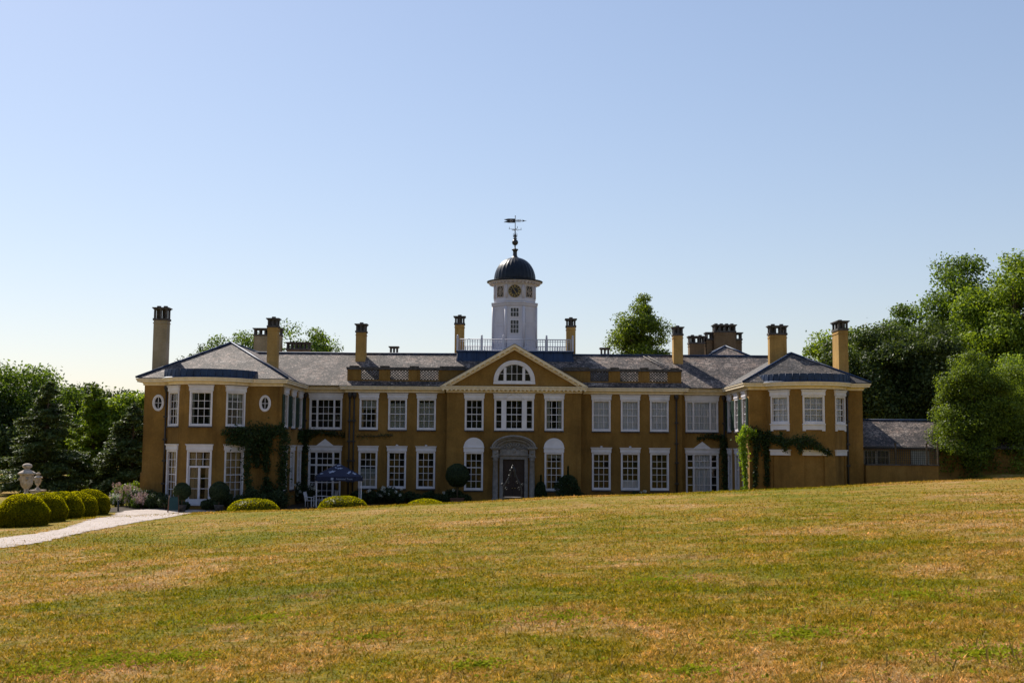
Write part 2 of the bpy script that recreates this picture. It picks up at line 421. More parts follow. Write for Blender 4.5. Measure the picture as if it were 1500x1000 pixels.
def wall_panel(mb, A, B, z0, z1, holes=(), depth=0.22):
    A = Vector((*A, 0)); B = Vector((*B, 0)); L = (B - A).length; t_ = (B - A) / L; n = Vector((t_.y, -t_.x, 0))
    P = lambda s, z, d=0.0: tuple(A + t_ * s - n * d + Vector((0, 0, z)))
    X = sorted({0, L, *[h[0] for h in holes], *[h[1] for h in holes]}); Z = sorted({z0, z1, *[h[2] for h in holes], *[h[3] for h in holes]})
    for a, b in zip(X, X[1:]):
        for c, d in zip(Z, Z[1:]):
            if any(h[0] <= a + 1e-6 and b <= h[1] + 1e-6 and h[2] <= c + 1e-6 and d <= h[3] + 1e-6 for h in holes): continue
            mb.face([P(a, c), P(b, c), P(b, d), P(a, d)])
    for a, b, c, d in holes:
        mb.face([P(a, c), P(a, d), P(a, d, depth), P(a, c, depth)]); mb.face([P(b, c), P(b, c, depth), P(b, d, depth), P(b, d)])
        mb.face([P(a, c), P(a, c, depth), P(b, c, depth), P(b, c)]); mb.face([P(a, d), P(b, d), P(b, d, depth), P(a, d, depth)])

# ---- windows: prototypes share their meshes
PROTO = {}
def rect_ring(mb, x0, x1, z0, z1, w, y0, y1):
    mb.box(x0, x1, y0, y1, z1 - w, z1); mb.box(x0, x1, y0, y1, z0, z0 + w)
    mb.box(x0, x0 + w, y0, y1, z0 + w, z1 - w); mb.box(x1 - w, x1, y0, y1, z0 + w, z1 - w)
def lights(mb, gm_, x0, x1, z0, z1, cols, rows, meet=None, bw=0.034):
    """glazing bars and tilted panes filling one light"""
    for k in range(1, cols):
        x = x0 + (x1 - x0) * k / cols; mb.box(x - bw / 2, x + bw / 2, 0.065, 0.10, z0, z1)
    for k in range(1, rows):
        z = z0 + (z1 - z0) * k / rows; h = bw * (1.7 if meet == k else 1) / 2; mb.box(x0, x1, 0.06 if meet == k else 0.067, 0.103, z - h, z + h)
    for i in range(cols):
        for j in range(rows):
            a, b = x0 + (x1 - x0) * i / cols, x0 + (x1 - x0) * (i + 1) / cols; c, d = z0 + (z1 - z0) * j / rows, z0 + (z1 - z0) * (j + 1) / rows
            tx, tz = random.uniform(-.004, .004), random.uniform(-.004, .004)
            gm_.face([(a, .085 - tx - tz, c), (b, .085 + tx - tz, c), (b, .085 + tx + tz, d), (a, .085 - tx + tz, d)])
def window_meshes(key):
    if key in PROTO: return PROTO[key]
    w, zb, zt, style, head, foot = key
    fr, gl, gl2, gl3, li, si, inn = MB(), MB(), MB(), MB(), MB(), MB(), MB()
    h = w / 2
    e = 0.006
    # architrave standing proud of the wall
    aw = 0.10
    fr.box(-h - aw, -h + e, -0.05, 0.03, zb - 0.12, zt + aw); fr.box(h - e, h + aw, -0.05, 0.03, zb - 0.12, zt + aw)
    fr.box(-h + e, h - e, -0.05, 0.03, zt - e, zt + aw); fr.box(-h + e, h - e, -0.045, 0.05, zb - 0.12, zb + e)
    st = 0.045
    rect_ring(fr, -h, h, zb, zt, st, 0.055, 0.115)
    x0, x1, z0, z1 = -h + st, h - st, zb + st, zt - st
    if style[0] == 'sash': lights(fr, gl, x0, x1, z0, z1, style[1], style[2], style[3])
    elif style[0] == 'tri':                          # side lights, mullions, centre sash; optional transom with doors under it
        m = style[4]; mw = style[5]
        for sx in (-1, 1): fr.box(sx * m - mw / 2, sx * m + mw / 2, -0.03, 0.12, zb, zt)
        zs = [(z0, z1, style[2])]
        if style[3]:
            tz = style[3]; fr.box(x0, x1, -0.02, 0.12, tz - .06, tz + .06); zs = [(tz + .06, z1, 2), (z0, tz - .06, 4)]
        for a, b, rows in zs:
            lights(fr, gl2, x0, -m - mw / 2, a, b, 1, rows, rows // 2); lights(fr, gl3, m + mw / 2, x1, a, b, 1, rows, rows // 2); lights(fr, gl, -m + mw / 2, m - mw / 2, a, b, style[1], rows, rows // 2)
    elif style[0] == 'door':                         # transom light over a pair of glazed doors
        tz = style[1]; fr.box(x0, x1, 0.03, 0.12, tz - .07, tz + .05); fr.box(-.07, .07, .05, .115, z0, tz - .07)
        lights(fr, gl, x0, x1, tz + .05, z1, 3, 2); lights(fr, gl, x0 + .05, -.07, z0 + .25, tz - .09, 1, 3); lights(fr, gl, .07, x1 - .05, z0 + .25, tz - .09, 1, 3)
        fr.box(x0, -.07, .06, .11, z0, z0 + .25); fr.box(.07, x1, .06, .11, z0, z0 + .25)
        fr.box(x0, x0 + .05, .06, .11, z0 + .25, tz - .07); fr.box(x1 - .05, x1, .06, .11, z0 + .25, tz - .07)
    lw = h + aw + 0.05; lt = zt + aw
    if head == 'none': pass
    elif head == 'arch':
        li.box(-lw, lw, -0.09, 0.02, lt + .003, lt + 0.30); li.box(-lw - .03, lw + .03, -0.13, 0.02, lt + 0.30, lt + 0.36)
        n = 20; rx, rz = lw, 0.68
        li.prism([(rx * math.cos(math.pi * k / n), lt + 0.36 + rz * math.sin(math.pi * k / n)) for k in range(n + 1)], -0.07, 0.02)
    else:
        li.box(-lw, lw, -0.09, 0.02, lt + .003, lt + 0.27); li.box(-lw - .02, lw + .02, -0.12, 0.02, lt + 0.27, lt + 0.33); li.box(-lw - .05, lw + .05, -0.16, 0.02, lt + 0.33, lt + 0.38)
        li.box(-lw + .02, lw - .02, -0.105, 0.01, lt + .05, lt + 0.09)
        if head == 'ped': li.prism([(-lw * .5, lt + .38), (lw * .5, lt + .38), (0, lt + .86)], -0.13, 0.02)
        if head == 'knob': li.lathe([(.05, 0), (.09, .03), (.1, .07), (.05, .1), (.0, .12)], (0, -.06, lt + .38), 10)
        if head == 'blindarch':
            n = 16; pts = [(.62 * math.cos(math.pi * k / n), lt - .02 + .36 * math.sin(math.pi * k / n)) for k in range(n + 1)]
            for p, q in zip(pts, pts[1:]): li.tube([(p[0], -.1, p[1]), (q[0], -.1, q[1])], .035, 6)
    if foot == 'apron':
        si.box(-h - aw - .02, h + aw + .02, -0.07, 0.02, zb - 0.52, zb - 0.2)
        for sx in (-1, 1): si.box(sx * (h + .02) - .1, sx * (h + .02) + .1, -0.07, 0.02, zb - 0.60, zb - 0.52)
        si.box(-h - aw - .04, h + aw + .04, -0.12, 0.03, zb - 0.2, zb - 0.123)
    elif foot == 'sill': si.box(-h - aw - .03, h + aw + .03, -0.13, 0.03, zb - 0.21, zb - 0.123)
    i = h + 0.25
    for q in ([(-i, .23, zb - .2), (-i, .23, zt + .3), (-i, 1.7, zt + .3), (-i, 1.7, zb - .2)], [(i, .23, zb - .2), (i, 1.7, zb - .2), (i, 1.7, zt + .3), (i, .23, zt + .3)],
              [(-i, 1.7, zb - .2), (-i, 1.7, zt + .3), (i, 1.7, zt + .3), (i, 1.7, zb - .2)], [(-i, .23, zb - .2), (-i, 1.7, zb - .2), (i, 1.7, zb - .2), (i, .23, zb - .2)],
              [(-i, .23, zt + .3), (i, .23, zt + .3), (i, 1.7, zt + .3), (-i, 1.7, zt + .3)]): inn.face(q)
    PROTO[key] = (fr.mesh('window', 'white_paint'), [g_.mesh('glass', 'glass') for g_ in (gl, gl2, gl3) if g_.f], li.mesh('lintel', 'white_paint') if li.f else None,
                  si.mesh('sill', 'white_paint' if foot == 'apron' else 'dark_stone') if si.f else None, inn.mesh('interior', 'interior'))
    return PROTO[key]
BL = {}
def folded(w, z0, z1, mat, y=0.19):
    k = (round(w, 3), z0, z1, mat)
    if k not in BL:
        m = MB(); n = max(6, int(w / 0.07)); pts = [(-w / 2 + w * i / n, y + 0.02 * (i % 2) + random.uniform(-.008, .008)) for i in range(n + 1)]
        for (a, b), (c, d) in zip(pts, pts[1:]): m.face([(a, b, z0), (c, d, z0), (c, d, z1), (a, b, z1)])
        BL[k] = m.mesh('curtain', mat)
    return BL[k]
def place_window(P, tdir, key, hang=None, tan=False):
    """P: plan point in the middle of the opening, tdir: direction along the wall, to the right seen from outside"""
    fr, gl, li, si, inn = window_meshes(key)
    M = HM @ Matrix.Translation((P[0], P[1], 0)) @ Matrix.Rotation(math.atan2(tdir[1], tdir[0]), 4, 'Z')
    o = link_obj('window', fr, house, M)
    for g_ in gl: link_obj('glass', g_, o)
    if li: link_obj('lintel', li, o)
    if si: link_obj('sill', si, o)
    w = link_obj('interior', inn, o)
    if tan:
        w.material_slots[0].link = 'OBJECT'; w.material_slots[0].material = MATS['interior_tan']
    if not hang and key[0] < 1.5 and key[3][0] == 'sash' and random.random() < .6:
        w_ = random.choice((.14, .2, .26)); mt = random.choice(('curtain_tan', 'blind_grey')); hang = [(-key[0] / 2 + .02, -key[0] / 2 + .02 + w_, key[1], key[2], mt), (key[0] / 2 - .02 - w_, key[0] / 2 - .02, key[1], key[2], mt)]
        if random.random() < .5: hang.append((-key[0] / 2 + .03, key[0] / 2 - .03, key[2] - random.choice((.3, .45, .7)), key[2], 'blind_grey'))
    if hang:
        for (xa, xb, za, zb_, mat) in hang:
            c = link_obj('blind' if mat.startswith('blind') else 'curtain', folded(xb - xa, za, zb_, mat), o); c.location = ((xa + xb) / 2, 0, 0)
    return o
W = 1.16
UP = (W, 5.34, 7.40, ('sash', 3, 4, 2), 'flat', 'sill'); LO = (W, 1.09, 3.56, ('sash', 3, 5, 3), 'flat', 'sill')
LOK = LO[:4] + ('knob', 'sill'); LOA = (W, 1.03, 3.55, ('sash', 3, 5, 3), 'arch', 'sill')
TRU = (2.2, 5.34, 7.40, ('tri', 3, 4, None, 0.62, 0.13), 'flat', 'sill'); TRL = (2.2, 0.12, 3.56, ('tri', 3, 4, 2.62, 0.62, 0.13), 'ped', 'none')
CTU = (2.66, 5.34, 7.40, ('tri', 3, 4, None, 0.74, 0.36), 'blindarch', 'sill')
BU = (1.28, 5.34, 7.40, ('sash', 3, 4, 2), 'flat', 'sill'); BLO = (1.28, 0.60, 3.58, ('sash', 3, 6, 3), 'flat', 'none')
BDO = (1.40, 0.25, 3.58, ('door', 2.62), 'flat', 'none'); RBU = (1.22, 5.80, 7.40, ('sash', 3, 4, 2), 'flat', 'apron')
def hole(L, c, key): return (c - key[0] / 2, c + key[0] / 2, key[1], key[2])

X_ML, X_MR = [-10.43, -8.33, -6.21], [6.57, 8.68, 10.81]
# left pavilion
wl = MB(); wl.v = []
wall_panel(wl, (-24.45, 94), (-24.45, YL), -0.6, ZT)
bp = bow_pts(LB, BR, angL)
wall_panel(wl, (-24.45, YL), bp[0], -0.6, ZT)
for (p, q), (a, b) in zip(zip(bp, bp[1:]), zip(angL, angL[1:])):
    L = math.dist(p, q); holes = []; mid = ((p[0] + q[0]) / 2, (p[1] + q[1]) / 2); td = ((q[0] - p[0]) / L, (q[1] - p[1]) / L)
    am = (a + b) / 2
    if abs(a - coreL[0]) < .01 or abs(a - coreL[4]) < .01:
        holes = [hole(L, L / 2, BU), hole(L, L / 2, BLO)]
        place_window(mid, td, BU); place_window(mid, td, BLO, [(-.6, .6, .65, 3.5, 'curtain_tan')])
    elif abs(a - coreL[2]) < .01:
        holes = [hole(L, L / 2, BU), hole(L, L / 2, BDO)]
        place_window(mid, td, BU); place_window(mid, td, BDO, [(-.62, .1, .5, 3.5, 'curtain_tan'), (.35, .62, .5, 3.5, 'curtain_tan')], tan=True)
    wall_panel(wl, p, q, -0.6, ZT, holes)
wall_panel(wl, bp[-1], (-15.3, YL), -0.6, ZT)
RY = [78.75, 81.45, 84.1]
def ret_holes(ylist, keys, y_start, sgn):
    return [hole(0, abs(y - y_start), k) for y in ylist for k in keys]
shu_me = []
for sx in (-1, 1):
    SHU = MB(); xa = sx * (0.58 + 0.12 + 0.30)
    SHU.box(xa - .28, xa - .22, -.09, -.03, 5.3, 7.42); SHU.box(xa + .22, xa + .28, -.09, -.03, 5.3, 7.42)
    for z in (5.3, 6.32, 7.34): SHU.box(xa - .22, xa + .22, -.088, -.032, z, z + .08)
    for k in range(34):
        z = 5.4 + k * .057; SHU.box(xa - .22, xa + .22, -.08, -.045, z, z + .035)
    shu_me.append(SHU.mesh('shutter', 'shutter_green'))
wall_panel(wl, (-15.3, YL), (-15.3, YR), -0.6, ZT, [hole(0, y - YL, k) for y in RY for k in (UP, LO)])
for y in RY:
    o = place_window((-15.3, y), (0, 1), UP); [link_obj('shutter', q_, o) for q_ in shu_me]; place_window((-15.3, y), (0, 1), LO)
hpart(wl, 'wall', 'stucco')
# oval windows of the left pavilion
def oval(cx, cz):
    o = MB(); g = MB(); n = 28
    ring = lambda rx, rz, y: [(cx + rx * math.cos(2 * math.pi * k / n), YL + y, cz + rz * math.sin(2 * math.pi * k / n)) for k in range(n)]
    rs = [ring(.39, .55, .0), ring(.39, .55, -.06), ring(.33, .49, -.08), ring(.24, .40, -.06), ring(.22, .38, -.012)]
    for a, b in zip(rs, rs[1:]):
        for k in range(n): o.face([a[k], a[(k + 1) % n], b[(k + 1) % n], b[k]])
    o.box(cx - .018, cx + .018, YL - .03, YL - .008, cz - .38, cz + .38); o.box(cx - .22, cx + .22, YL - .03, YL - .008, cz - .018, cz + .018)
    w = hpart(o, 'oval_window', 'white_paint'); g.face(ring(.235, .39, -.006)); gg = MB(); gg.face(ring(.235, .39, -.004))
    g.build('glass', 'glass', w); b = gg.build('interior', 'interior', w)
oval(-23.5, 6.78); oval(-16.4, 6.79)
# set-back links, main ranges, centre block
wm = MB()
wall_panel(wm, (-15.3, YR), (-12.1, YR), -0.6, ZT, [hole(0, 15.3 - 13.66, TRU), hole(0, 15.3 - 13.66, TRL)])
place_window((-13.66, YR), (1, 0), TRU); place_window((-13.66, YR), (1, 0), TRL)
wall_panel(wm, (-12.1, YR), (-12.1, YM), -0.6, ZT)
x0, x1 = -12.1, -4.68
wall_panel(wm, (x0, YM), (x1, YM), -0.6, ZT, [hole(0, x - x0, k) for x in X_ML for k in (UP, LO)])
for i, x in enumerate(X_ML):
    place_window((x, YM), (1, 0), UP, [None, [(-.54, .54, 5.4, 7.15, 'blind_grey')], [(-.54, .54, 5.4, 7.2, 'blind_grey')]][i])
    place_window((x, YM), (1, 0), LOK if i else LO, [[(-.54, .54, 1.1, 2.4, 'blind_grey')], None, None][i])
wall_panel(wm, (x1, YM), (x1, YC), -0.6, ZT)
x0, x1 = -4.68, 5.04
hs = [hole(0, x - x0, k) for x in (-2.70, 3.09) for k in (UP, LOA)] + [hole(0, CX - x0, CTU)]
hs.append((CX - .80 - x0, CX + .80 - x0, 0.0, 3.16))
wall_panel(wm, (x0, YC), (x1, YC), -0.6, ZT, hs)
for x in (-2.70, 3.09): place_window((x, YC), (1, 0), UP); place_window((x, YC), (1, 0), LOA)
place_window((CX, YC), (1, 0), CTU)
wall_panel(wm, (x1, YC), (x1, YM), -0.6, ZT)
x0, x1 = 5.04, 12.48
wall_panel(wm, (x0, YM), (x1, YM), -0.6, ZT, [hole(0, x - x0, k) for x in X_MR for k in (UP, LO)])
for i, x in enumerate(X_MR):
    place_window((x, YM), (1, 0), UP, [(-.55, .55, 5.36, 7.38, 'blind_and_reflection_white')])
    place_window((x, YM), (1, 0), LOK if i < 2 else LO, [None, [(-.54, .54, 1.1, 1.7, 'blind_and_reflection_white')], None][i])  # low white panel in the middle window stands in for a reflection
wall_panel(wm, (x1, YM), (x1, YR), -0.6, ZT)
wall_panel(wm, (12.48, YR), (15.8, YR), -0.6, ZT, [hole(0, 14.0 - 12.48, TRU), hole(0, 14.0 - 12.48, TRL)])
place_window((14.0, YR), (1, 0), TRU, [(-1.05, 1.05, 5.36, 7.38, 'blind_and_reflection_white')]); place_window((14.0, YR), (1, 0), TRL, [(-.55, .55, .2, 3.5, 'blind_and_reflection_white')])
hpart(wm, 'wall', 'stucco')
# right pavilion
wr = MB()
wall_panel(wr, (15.8, YR), (15.8, YL), -0.6, ZT, [hole(0, YR - y, k) for y in RY for k in (UP, LO)])
for y in RY:
    o = place_window((15.8, y), (0, -1), UP); [link_obj('shutter', q_, o) for q_ in shu_me]; place_window((15.8, y), (0, -1), LO)
bp = bow_pts(RB, RBR, angR); wall_panel(wr, (15.8, YL), bp[0], -0.6, ZT)
BW = 1.22
for (p, q), (a, b) in zip(zip(bp, bp[1:]), zip(angR, angR[1:])):
    L = math.dist(p, q); holes = []; mid = ((p[0] + q[0]) / 2, (p[1] + q[1]) / 2); td = ((q[0] - p[0]) / L, (q[1] - p[1]) / L)
    if any(abs(a - coreR[k]) < .01 for k in (0, 2, 4)):
        holes = [hole(L, L / 2, RBU), (.06, L - .06, -.5, 3.62)]
        place_window(mid, td, RBU, [(-.57, .57, 5.82, 7.38, 'blind_and_reflection_white')])
        M = HM @ Matrix.Translation((mid[0], mid[1], 0)) @ Matrix.Rotation(math.atan2(td[1], td[0]), 4, 'Z')
        bl = MB(); bl.box(-L / 2 + .05, L / 2 - .05, .09, .2, -.5, 3.64); o = link_obj('blind_window', bl.mesh('blind_window', 'stucco'), house, M)
        li = MB(); li.box(-L / 2 - .06, L / 2 + .06, -.08, .1, 3.62, 3.92); li.box(-L / 2 - .1, L / 2 + .1, -.13, .1, 3.92, 3.99); li.build('lintel', 'white_paint', o)
    wall_panel(wr, p, q, -0.6, ZT, holes)
wall_panel(wr, bp[-1], (23.36, YL), -0.6, ZT); wall_panel(wr, (23.36, YL), (23.36, 94), -0.6, ZT)
hpart(wr, 'wall', 'stucco')
bk = MB(); wall_panel(bk, (23.36, 94), (-24.45, 94), -.6, ZT); hpart(bk, 'wall', 'stucco')
pl = MB(); pl.box(-24.53, -22.9, YL - .05, YL + .1, -.6, 2.15); hpart(pl, 'plinth', 'stucco')

# ---- cornice swept round the whole front
def sweep(mb, path, prof):
    P = [Vector((*p, 0)) for p in path]; off = []
    for i, p in enumerate(P):
        ns = []
        for a, b in ((i - 1, i), (i, i + 1)):
            if a >= 0 and b < len(P):
                t_ = (P[b] - P[a]).normalized(); ns.append(Vector((t_.y, -t_.x, 0)))
        if len(ns) == 1: off.append(ns[0])
        else: off.append((ns[0] + ns[1]) / max(0.25, 1 + ns[0].dot(ns[1])))
    for i in range(len(P) - 1):
        for (o0, z0), (o1, z1) in zip(prof, prof[1:]):
            a, b = P[i], P[i + 1]
            mb.face([a + off[i] * o0 + Vector((0, 0, z0)), b + off[i + 1] * o0 + Vector((0, 0, z0)), b + off[i + 1] * o1 + Vector((0, 0, z1)), a + off[i] * o1 + Vector((0, 0, z1))])
fine = lambda: [-BA + 2 * BA * k / 28 for k in range(29)]
pathL = [(-24.45, 94), (-24.45, YL)] + bow_pts(LB, BR, fine()) + [(-15.3, YL), (-15.3, YR), (-12.1, YR), (-12.1, YM), (-4.9, YM)]
pathR = [(5.26, YM), (12.48, YM), (12.48, YR), (15.8, YR), (15.8, YL)] + bow_pts(RB, RBR, fine()) + [(23.36, YL), (23.36, 94)]
bed = [(0.002, 7.93), (.07, 7.935), (.085, 8.05), (.13, 8.10), (.14, 8.135)]
top = [(.10, 8.135), (.40, 8.14), (.40, 8.235), (.43, 8.25), (.47, 8.33), (.47, 8.375)]
lid = [(.47, 8.378), (.30, 8.385), (-.5, 8.46)]
for nm, prof, mat in (('frieze', bed, 'cream_paint'), ('cornice', top, 'cream_paint'), ('gutter', lid, 'white_paint')):
    for pa in (pathL, pathR, ):
        m = MB(); sweep(m, pa, prof); hpart(m, nm, mat)
m = MB(); pathC = [(-4.68, YM + .2), (-4.68, YC), (5.04, YC), (5.04, YM + .2)]
for prof in (bed, top, lid): sweep(m, pathC, prof)
hpart(m, 'cornice', 'cream_paint')
m = MB()
for k in range(34):
    x = -4.95 + k * (10.27 / 33); m.box(x - .07, x + .07, YC - .36, YC - .12, 8.045, 8.134)
tag(hpart(m, 'modillions', 'cream_paint'), kind='stuff')

# ---- pediment
zb, xa, xb, za = 8.40, -5.15, 5.53, 11.46
ang = math.atan2(za - zb, CX - xa); th = 0.46 / math.cos(ang)
m = MB(); m.prism([(xa + .55, zb - .1), (xb - .55, zb - .1), (CX, za - .25)], YC, YC + .3); hpart(m, 'pediment_wall', 'stucco')
for s_, x in ((1, xa), (-1, xb)):
    m = MB()
    f = lambda a, b, dz0, dz1: [(x + s_ * a, zb + a * math.tan(ang) - dz0) , (CX, za - dz0), (CX, za - dz1), (x + s_ * b, zb + b * math.tan(ang) - dz1)]
    m.prism([(x, zb + .0), (CX, za), (CX, za - .2), (x + s_ * .35, zb)], YC - .47, YC + .9)
    m.prism([(x + s_ * .36, zb + .005), (CX, za - .2), (CX, za - .42), (x + s_ * .75, zb + .005)], YC - .2, YC + .05)
    hpart(m, 'raking_cornice', 'cream_paint')
    m = MB()
    for k in range(1, 15):
        a = k * (CX - xa) / 15; px, pz = x + s_ * a, zb + a * math.tan(ang) - .255
        Mx = Matrix.Translation((px, YC - .33, pz)) @ Matrix.Rotation(-s_ * ang, 4, 'Y'); m.box(-.07, .07, -.1, .12, -.05, .05, Mx)
    tag(hpart(m, 'modillions', 'cream_paint'), kind='stuff')
    m = MB(); m.face([(x - s_ * .02, YC - .5, zb + .03), (CX, YC - .5, za + .03), (CX, 88.2, za + .03), (x - s_ * .02, 88.2, zb + .03)]); m.face([(x - s_ * .02, YC - .5, zb + .03), (CX, YC - .5, za + .03), (CX, YC - .5, za + .002), (x - s_ * .02, YC - .5, zb + .002)])
    hpart(m, 'pediment_roof', 'lead')
# lunette window
lu = MB(); n = 32; c0 = 8.80
def arc(r, y): return [(CX + r * math.cos(math.pi * k / n), YC + y, c0 + r * math.sin(math.pi * k / n)) for k in range(n + 1)]
rs = [arc(1.5, 0), arc(1.5, -.09), arc(1.42, -.12), arc(1.2, -.10), arc(1.17, -.01)]
for a, b in zip(rs, rs[1:]):
    for k in range(n): lu.face([a[k], a[k + 1], b[k + 1], b[k]])
lu.box(CX - 1.52, CX + 1.52, YC - .14, YC + .01, 8.57, 8.70); lu.box(CX - 1.5, CX + 1.5, YC - .09, YC + .01, 8.70, 8.81)
for sx in (-1, 1): lu.box(CX + sx * .68 - .1, CX + sx * .68 + .1, YC - .10, YC - .005, 8.81, 8.80 + math.sqrt(1.18 ** 2 - .70 ** 2))
for x in (-.19, .19): lu.box(CX + x - .017, CX + x + .017, YC - .05, YC - .01, 8.81, 8.8 + math.sqrt(1.17 ** 2 - x * x))
lu.box(CX - 1.1, CX + 1.1, YC - .052, YC - .01, 9.30, 9.335)
w = hpart(lu, 'lunette_window', 'white_paint'); g = MB(); g.face(arc(1.18, -.02)); g.build('glass', 'glass', w); g = MB(); g.face(arc(1.18, -.008)); g.build('interior', 'interior', w)

# ---- doorway
df_ = MB(); df_.box(CX - 1.02, CX - .78, YC - .12, YC + .2, 0, 3.42); df_.box(CX + .78, CX + 1.02, YC - .12, YC + .2, 0, 3.42); df_.box(CX - .78, CX + .78, YC - .12, YC + .2, 3.15, 3.42)
surround = hpart(df_, 'door_surround', 'limestone')
for sx in (-1, 1):
    m = MB(); cx = CX + sx * 1.32
    m.box(cx - .26, cx + .26, YC - .62, YC + .01, 0, .28); m.lathe([(.24, .28), (.24, .34), (.2, .38), (.19, .45), (.2, 1.4), (.165, 3.05), (.2, 3.08), (.2, 3.12), (.17, 3.14), (.26, 3.30)], (cx, YC - .33, 0), 20)
    m.box(cx - .28, cx + .28, YC - .6, YC + .01, 3.302, 3.36); m.box(cx - .21, cx + .21, YC - .53, YC + .01, 3.362, 3.86)
    m.lathe([(.0, 0), (.13, .0), (.13, .02), (.05, .05), (.0, .06)], (0, 0, 0), 14)
    i0 = len(m.v) - 14 * 5
    for k in range(i0, len(m.v)):
        x, y, z = m.v[k]; m.v[k] = (cx + x, YC - .53 - z, 3.61 + y)
    m.box(cx - .32, cx + .32, YC - .64, YC + .01, 3.862, 3.93); m.box(cx - .38, cx + .38, YC - .72, YC + .01, 3.932, 4.02)
    m.build('column', 'limestone', surround)
a_ = MB(); n = 24
def arch(rx, rz, z0, y): return [(CX + rx * math.cos(math.pi * k / n), YC + y, z0 + rz * math.sin(math.pi * k / n)) for k in range(n + 1)]
rs = [arch(1.62, .95, 3.93, .0), arch(1.62, .95, 3.93, -.60), arch(1.52, .86, 3.93, -.64), arch(1.46, .80, 3.93, -.55), arch(1.38, .74, 3.93, -.52), arch(1.30, .70, 3.9, -.3), arch(1.18, .62, 3.85, -.28), arch(1.16, .60, 3.84, -.06)]
for a, b in zip(rs, rs[1:]):
    for k in range(n): a_.face([a[k], a[k + 1], b[k + 1], b[k]])
a_.build('arched_hood', 'limestone', surround)
ty = MB(); ty.face(arch(1.2, .64, 3.82, -.05))
for k in range(1, 12):
    an = math.pi * k / 12; ty.tube([(CX + .2 * math.cos(an), YC - .09, 3.58 + .1 + .2 * math.sin(an)), (CX + .85 * math.cos(an), YC - .12, 3.72 + .62 * math.sin(an))], [.03, .07], 6)
ty.ball((CX, YC - .12, 3.75), (.2, .12, .22)); ty.box(CX - 1.1, CX + 1.1, YC - .25, YC + .01, 3.42, 3.52); ty.box(CX - 1.02, CX + 1.02, YC - .18, YC + .01, 3.52, 3.83)
ty.build('tympanum', 'limestone', surround)
for sx in (-1, 1):
    d = MB(); xA, xB = sorted((CX + sx * .006, CX + sx * .79)); d.box(xA, xB, YC + .12, YC + .2, .0, 3.16)
    for z0, z1 in ((.25, 1.0), (1.15, 2.0), (2.15, 2.95)):
        d.box(xA + .1, xB - .1, YC + .09, YC + .125, z0, z1); d.box(xA + .16, xB - .16, YC + .07, YC + .095, z0 + .06, z1 - .06)
    o = hpart(d, 'door', 'door_wood'); k = MB(); k.ball((CX + sx * .1, YC + .06, 1.08), .04, 8, 6); k.build('handle', 'gold', o)
m = MB(); m.box(CX - 1.9, CX + 1.9, YC - 1.3, YC - .001, -.5, -.0); hpart(m, 'doorstep', 'limestone')

# ---- parapets with pierced panels
def parapet(sgn):
    def X(a): return CX + sgn * (a - CX) if sgn > 0 else a
    base = MB(); cop = MB()
    mir = lambda x: x if sgn < 0 else 2 * CX - x
    def bx(mb, xa_, xb_, *r):
        a, b = sorted((mir(xa_), mir(xb_))); mb.box(a, b, *r)
    y0, y1 = 85.25, 85.55
    bx(base, -12.1, -3.0, y0, y1, 8.40, 8.86); bx(base, -12.1, -5.5, y0 - .05, y1 - .2, 8.40, 8.60)
    piers = [(-12.1, -11.1), (-9.76, -8.95), (-7.6, -6.75), (-5.4, -3.0)]
    pans = [(-11.1, -9.76), (-8.95, -7.6), (-6.75, -5.4)]
    for a, b in piers:
        bx(base, a, b, y0, y1, 8.862, 9.62); bx(base, a + .22, b - .22 if b < -5 else a + .75, y0 - .04, y0 + .05, 8.862, 9.6)
    bx(cop, -12.16, -3.0, y0 - .1, y1 + .1, 9.62, 9.80)
    for a, b in piers: bx(cop, (a + b) / 2 - .33 if b < -5 else -5.3, (a + b) / 2 + .33 if b < -5 else -3.4, y0 - .13, y1 + .13, 9.80, 9.90)
    p = hpart(base, 'parapet', 'stucco'); cop.build('coping', 'dark_stone', p)
    for a, b in pans:
        a, b = sorted((mir(a), mir(b))); L = MB(); n = 6; st = (b - a) / n; z0, z1 = 8.85, 9.63; rows = 4; h = (z1 - z0) / rows
        for i in range(n):
            for j in range(rows):
                cx_, cz_ = a + st * (i + .5), z0 + h * (j + .5)
                for e in (-1, 1):
                    Mx = Matrix.Translation((cx_, 85.4, cz_)) @ Matrix.Rotation(e * math.atan2(h, st), 4, 'Y'); d = math.hypot(st, h) / 2
                    L.box(-d, d, -.045 + .003 * e, .045 + .003 * e, -.027, .027, Mx)
        L.build('lattice_panel', 'dark_stone', p)
parapet(-1); parapet(1)

# ---- roofs
def slope(mb, pts):
    P = [Vector(p) for p in pts]; n = (P[1] - P[0]).cross(P[2] - P[0]).normalized()
    if n.z < 0: P.reverse(); n = -n
    u = Vector((0, 0, 1)).cross(n)
    u = u.normalized() if u.length > 1e-4 else Vector((1, 0, 0)); v = n.cross(u)
    mb.face(P, [(p.dot(u), p.dot(v)) for p in P])
def rolls(mb, lines, r=.07):
    for a, b in lines:
        mb.tube([a, b], r, 8)
KR = 0.585; YE, ZE = 84.62, 8.42; YRI = 89.2; ZRI = ZE + KR * (YRI - YE)
rm = MB()
slope(rm, [(-21, YE, ZE), (20.5, YE, ZE), (20.5, YRI, ZRI), (-21, YRI, ZRI)]); slope(rm, [(-21, YRI, ZRI), (20.5, YRI, ZRI), (20.5, 94.3, 8.4), (-21, 94.3, 8.4)])
ap = (16.75, 90.75, ZE + KR * (90.75 - YE)); hw = (ap[2] - ZRI) / .56
slope(rm, [(ap[0] - hw, YRI, ZRI), (ap[0] + hw, YRI, ZRI), ap])
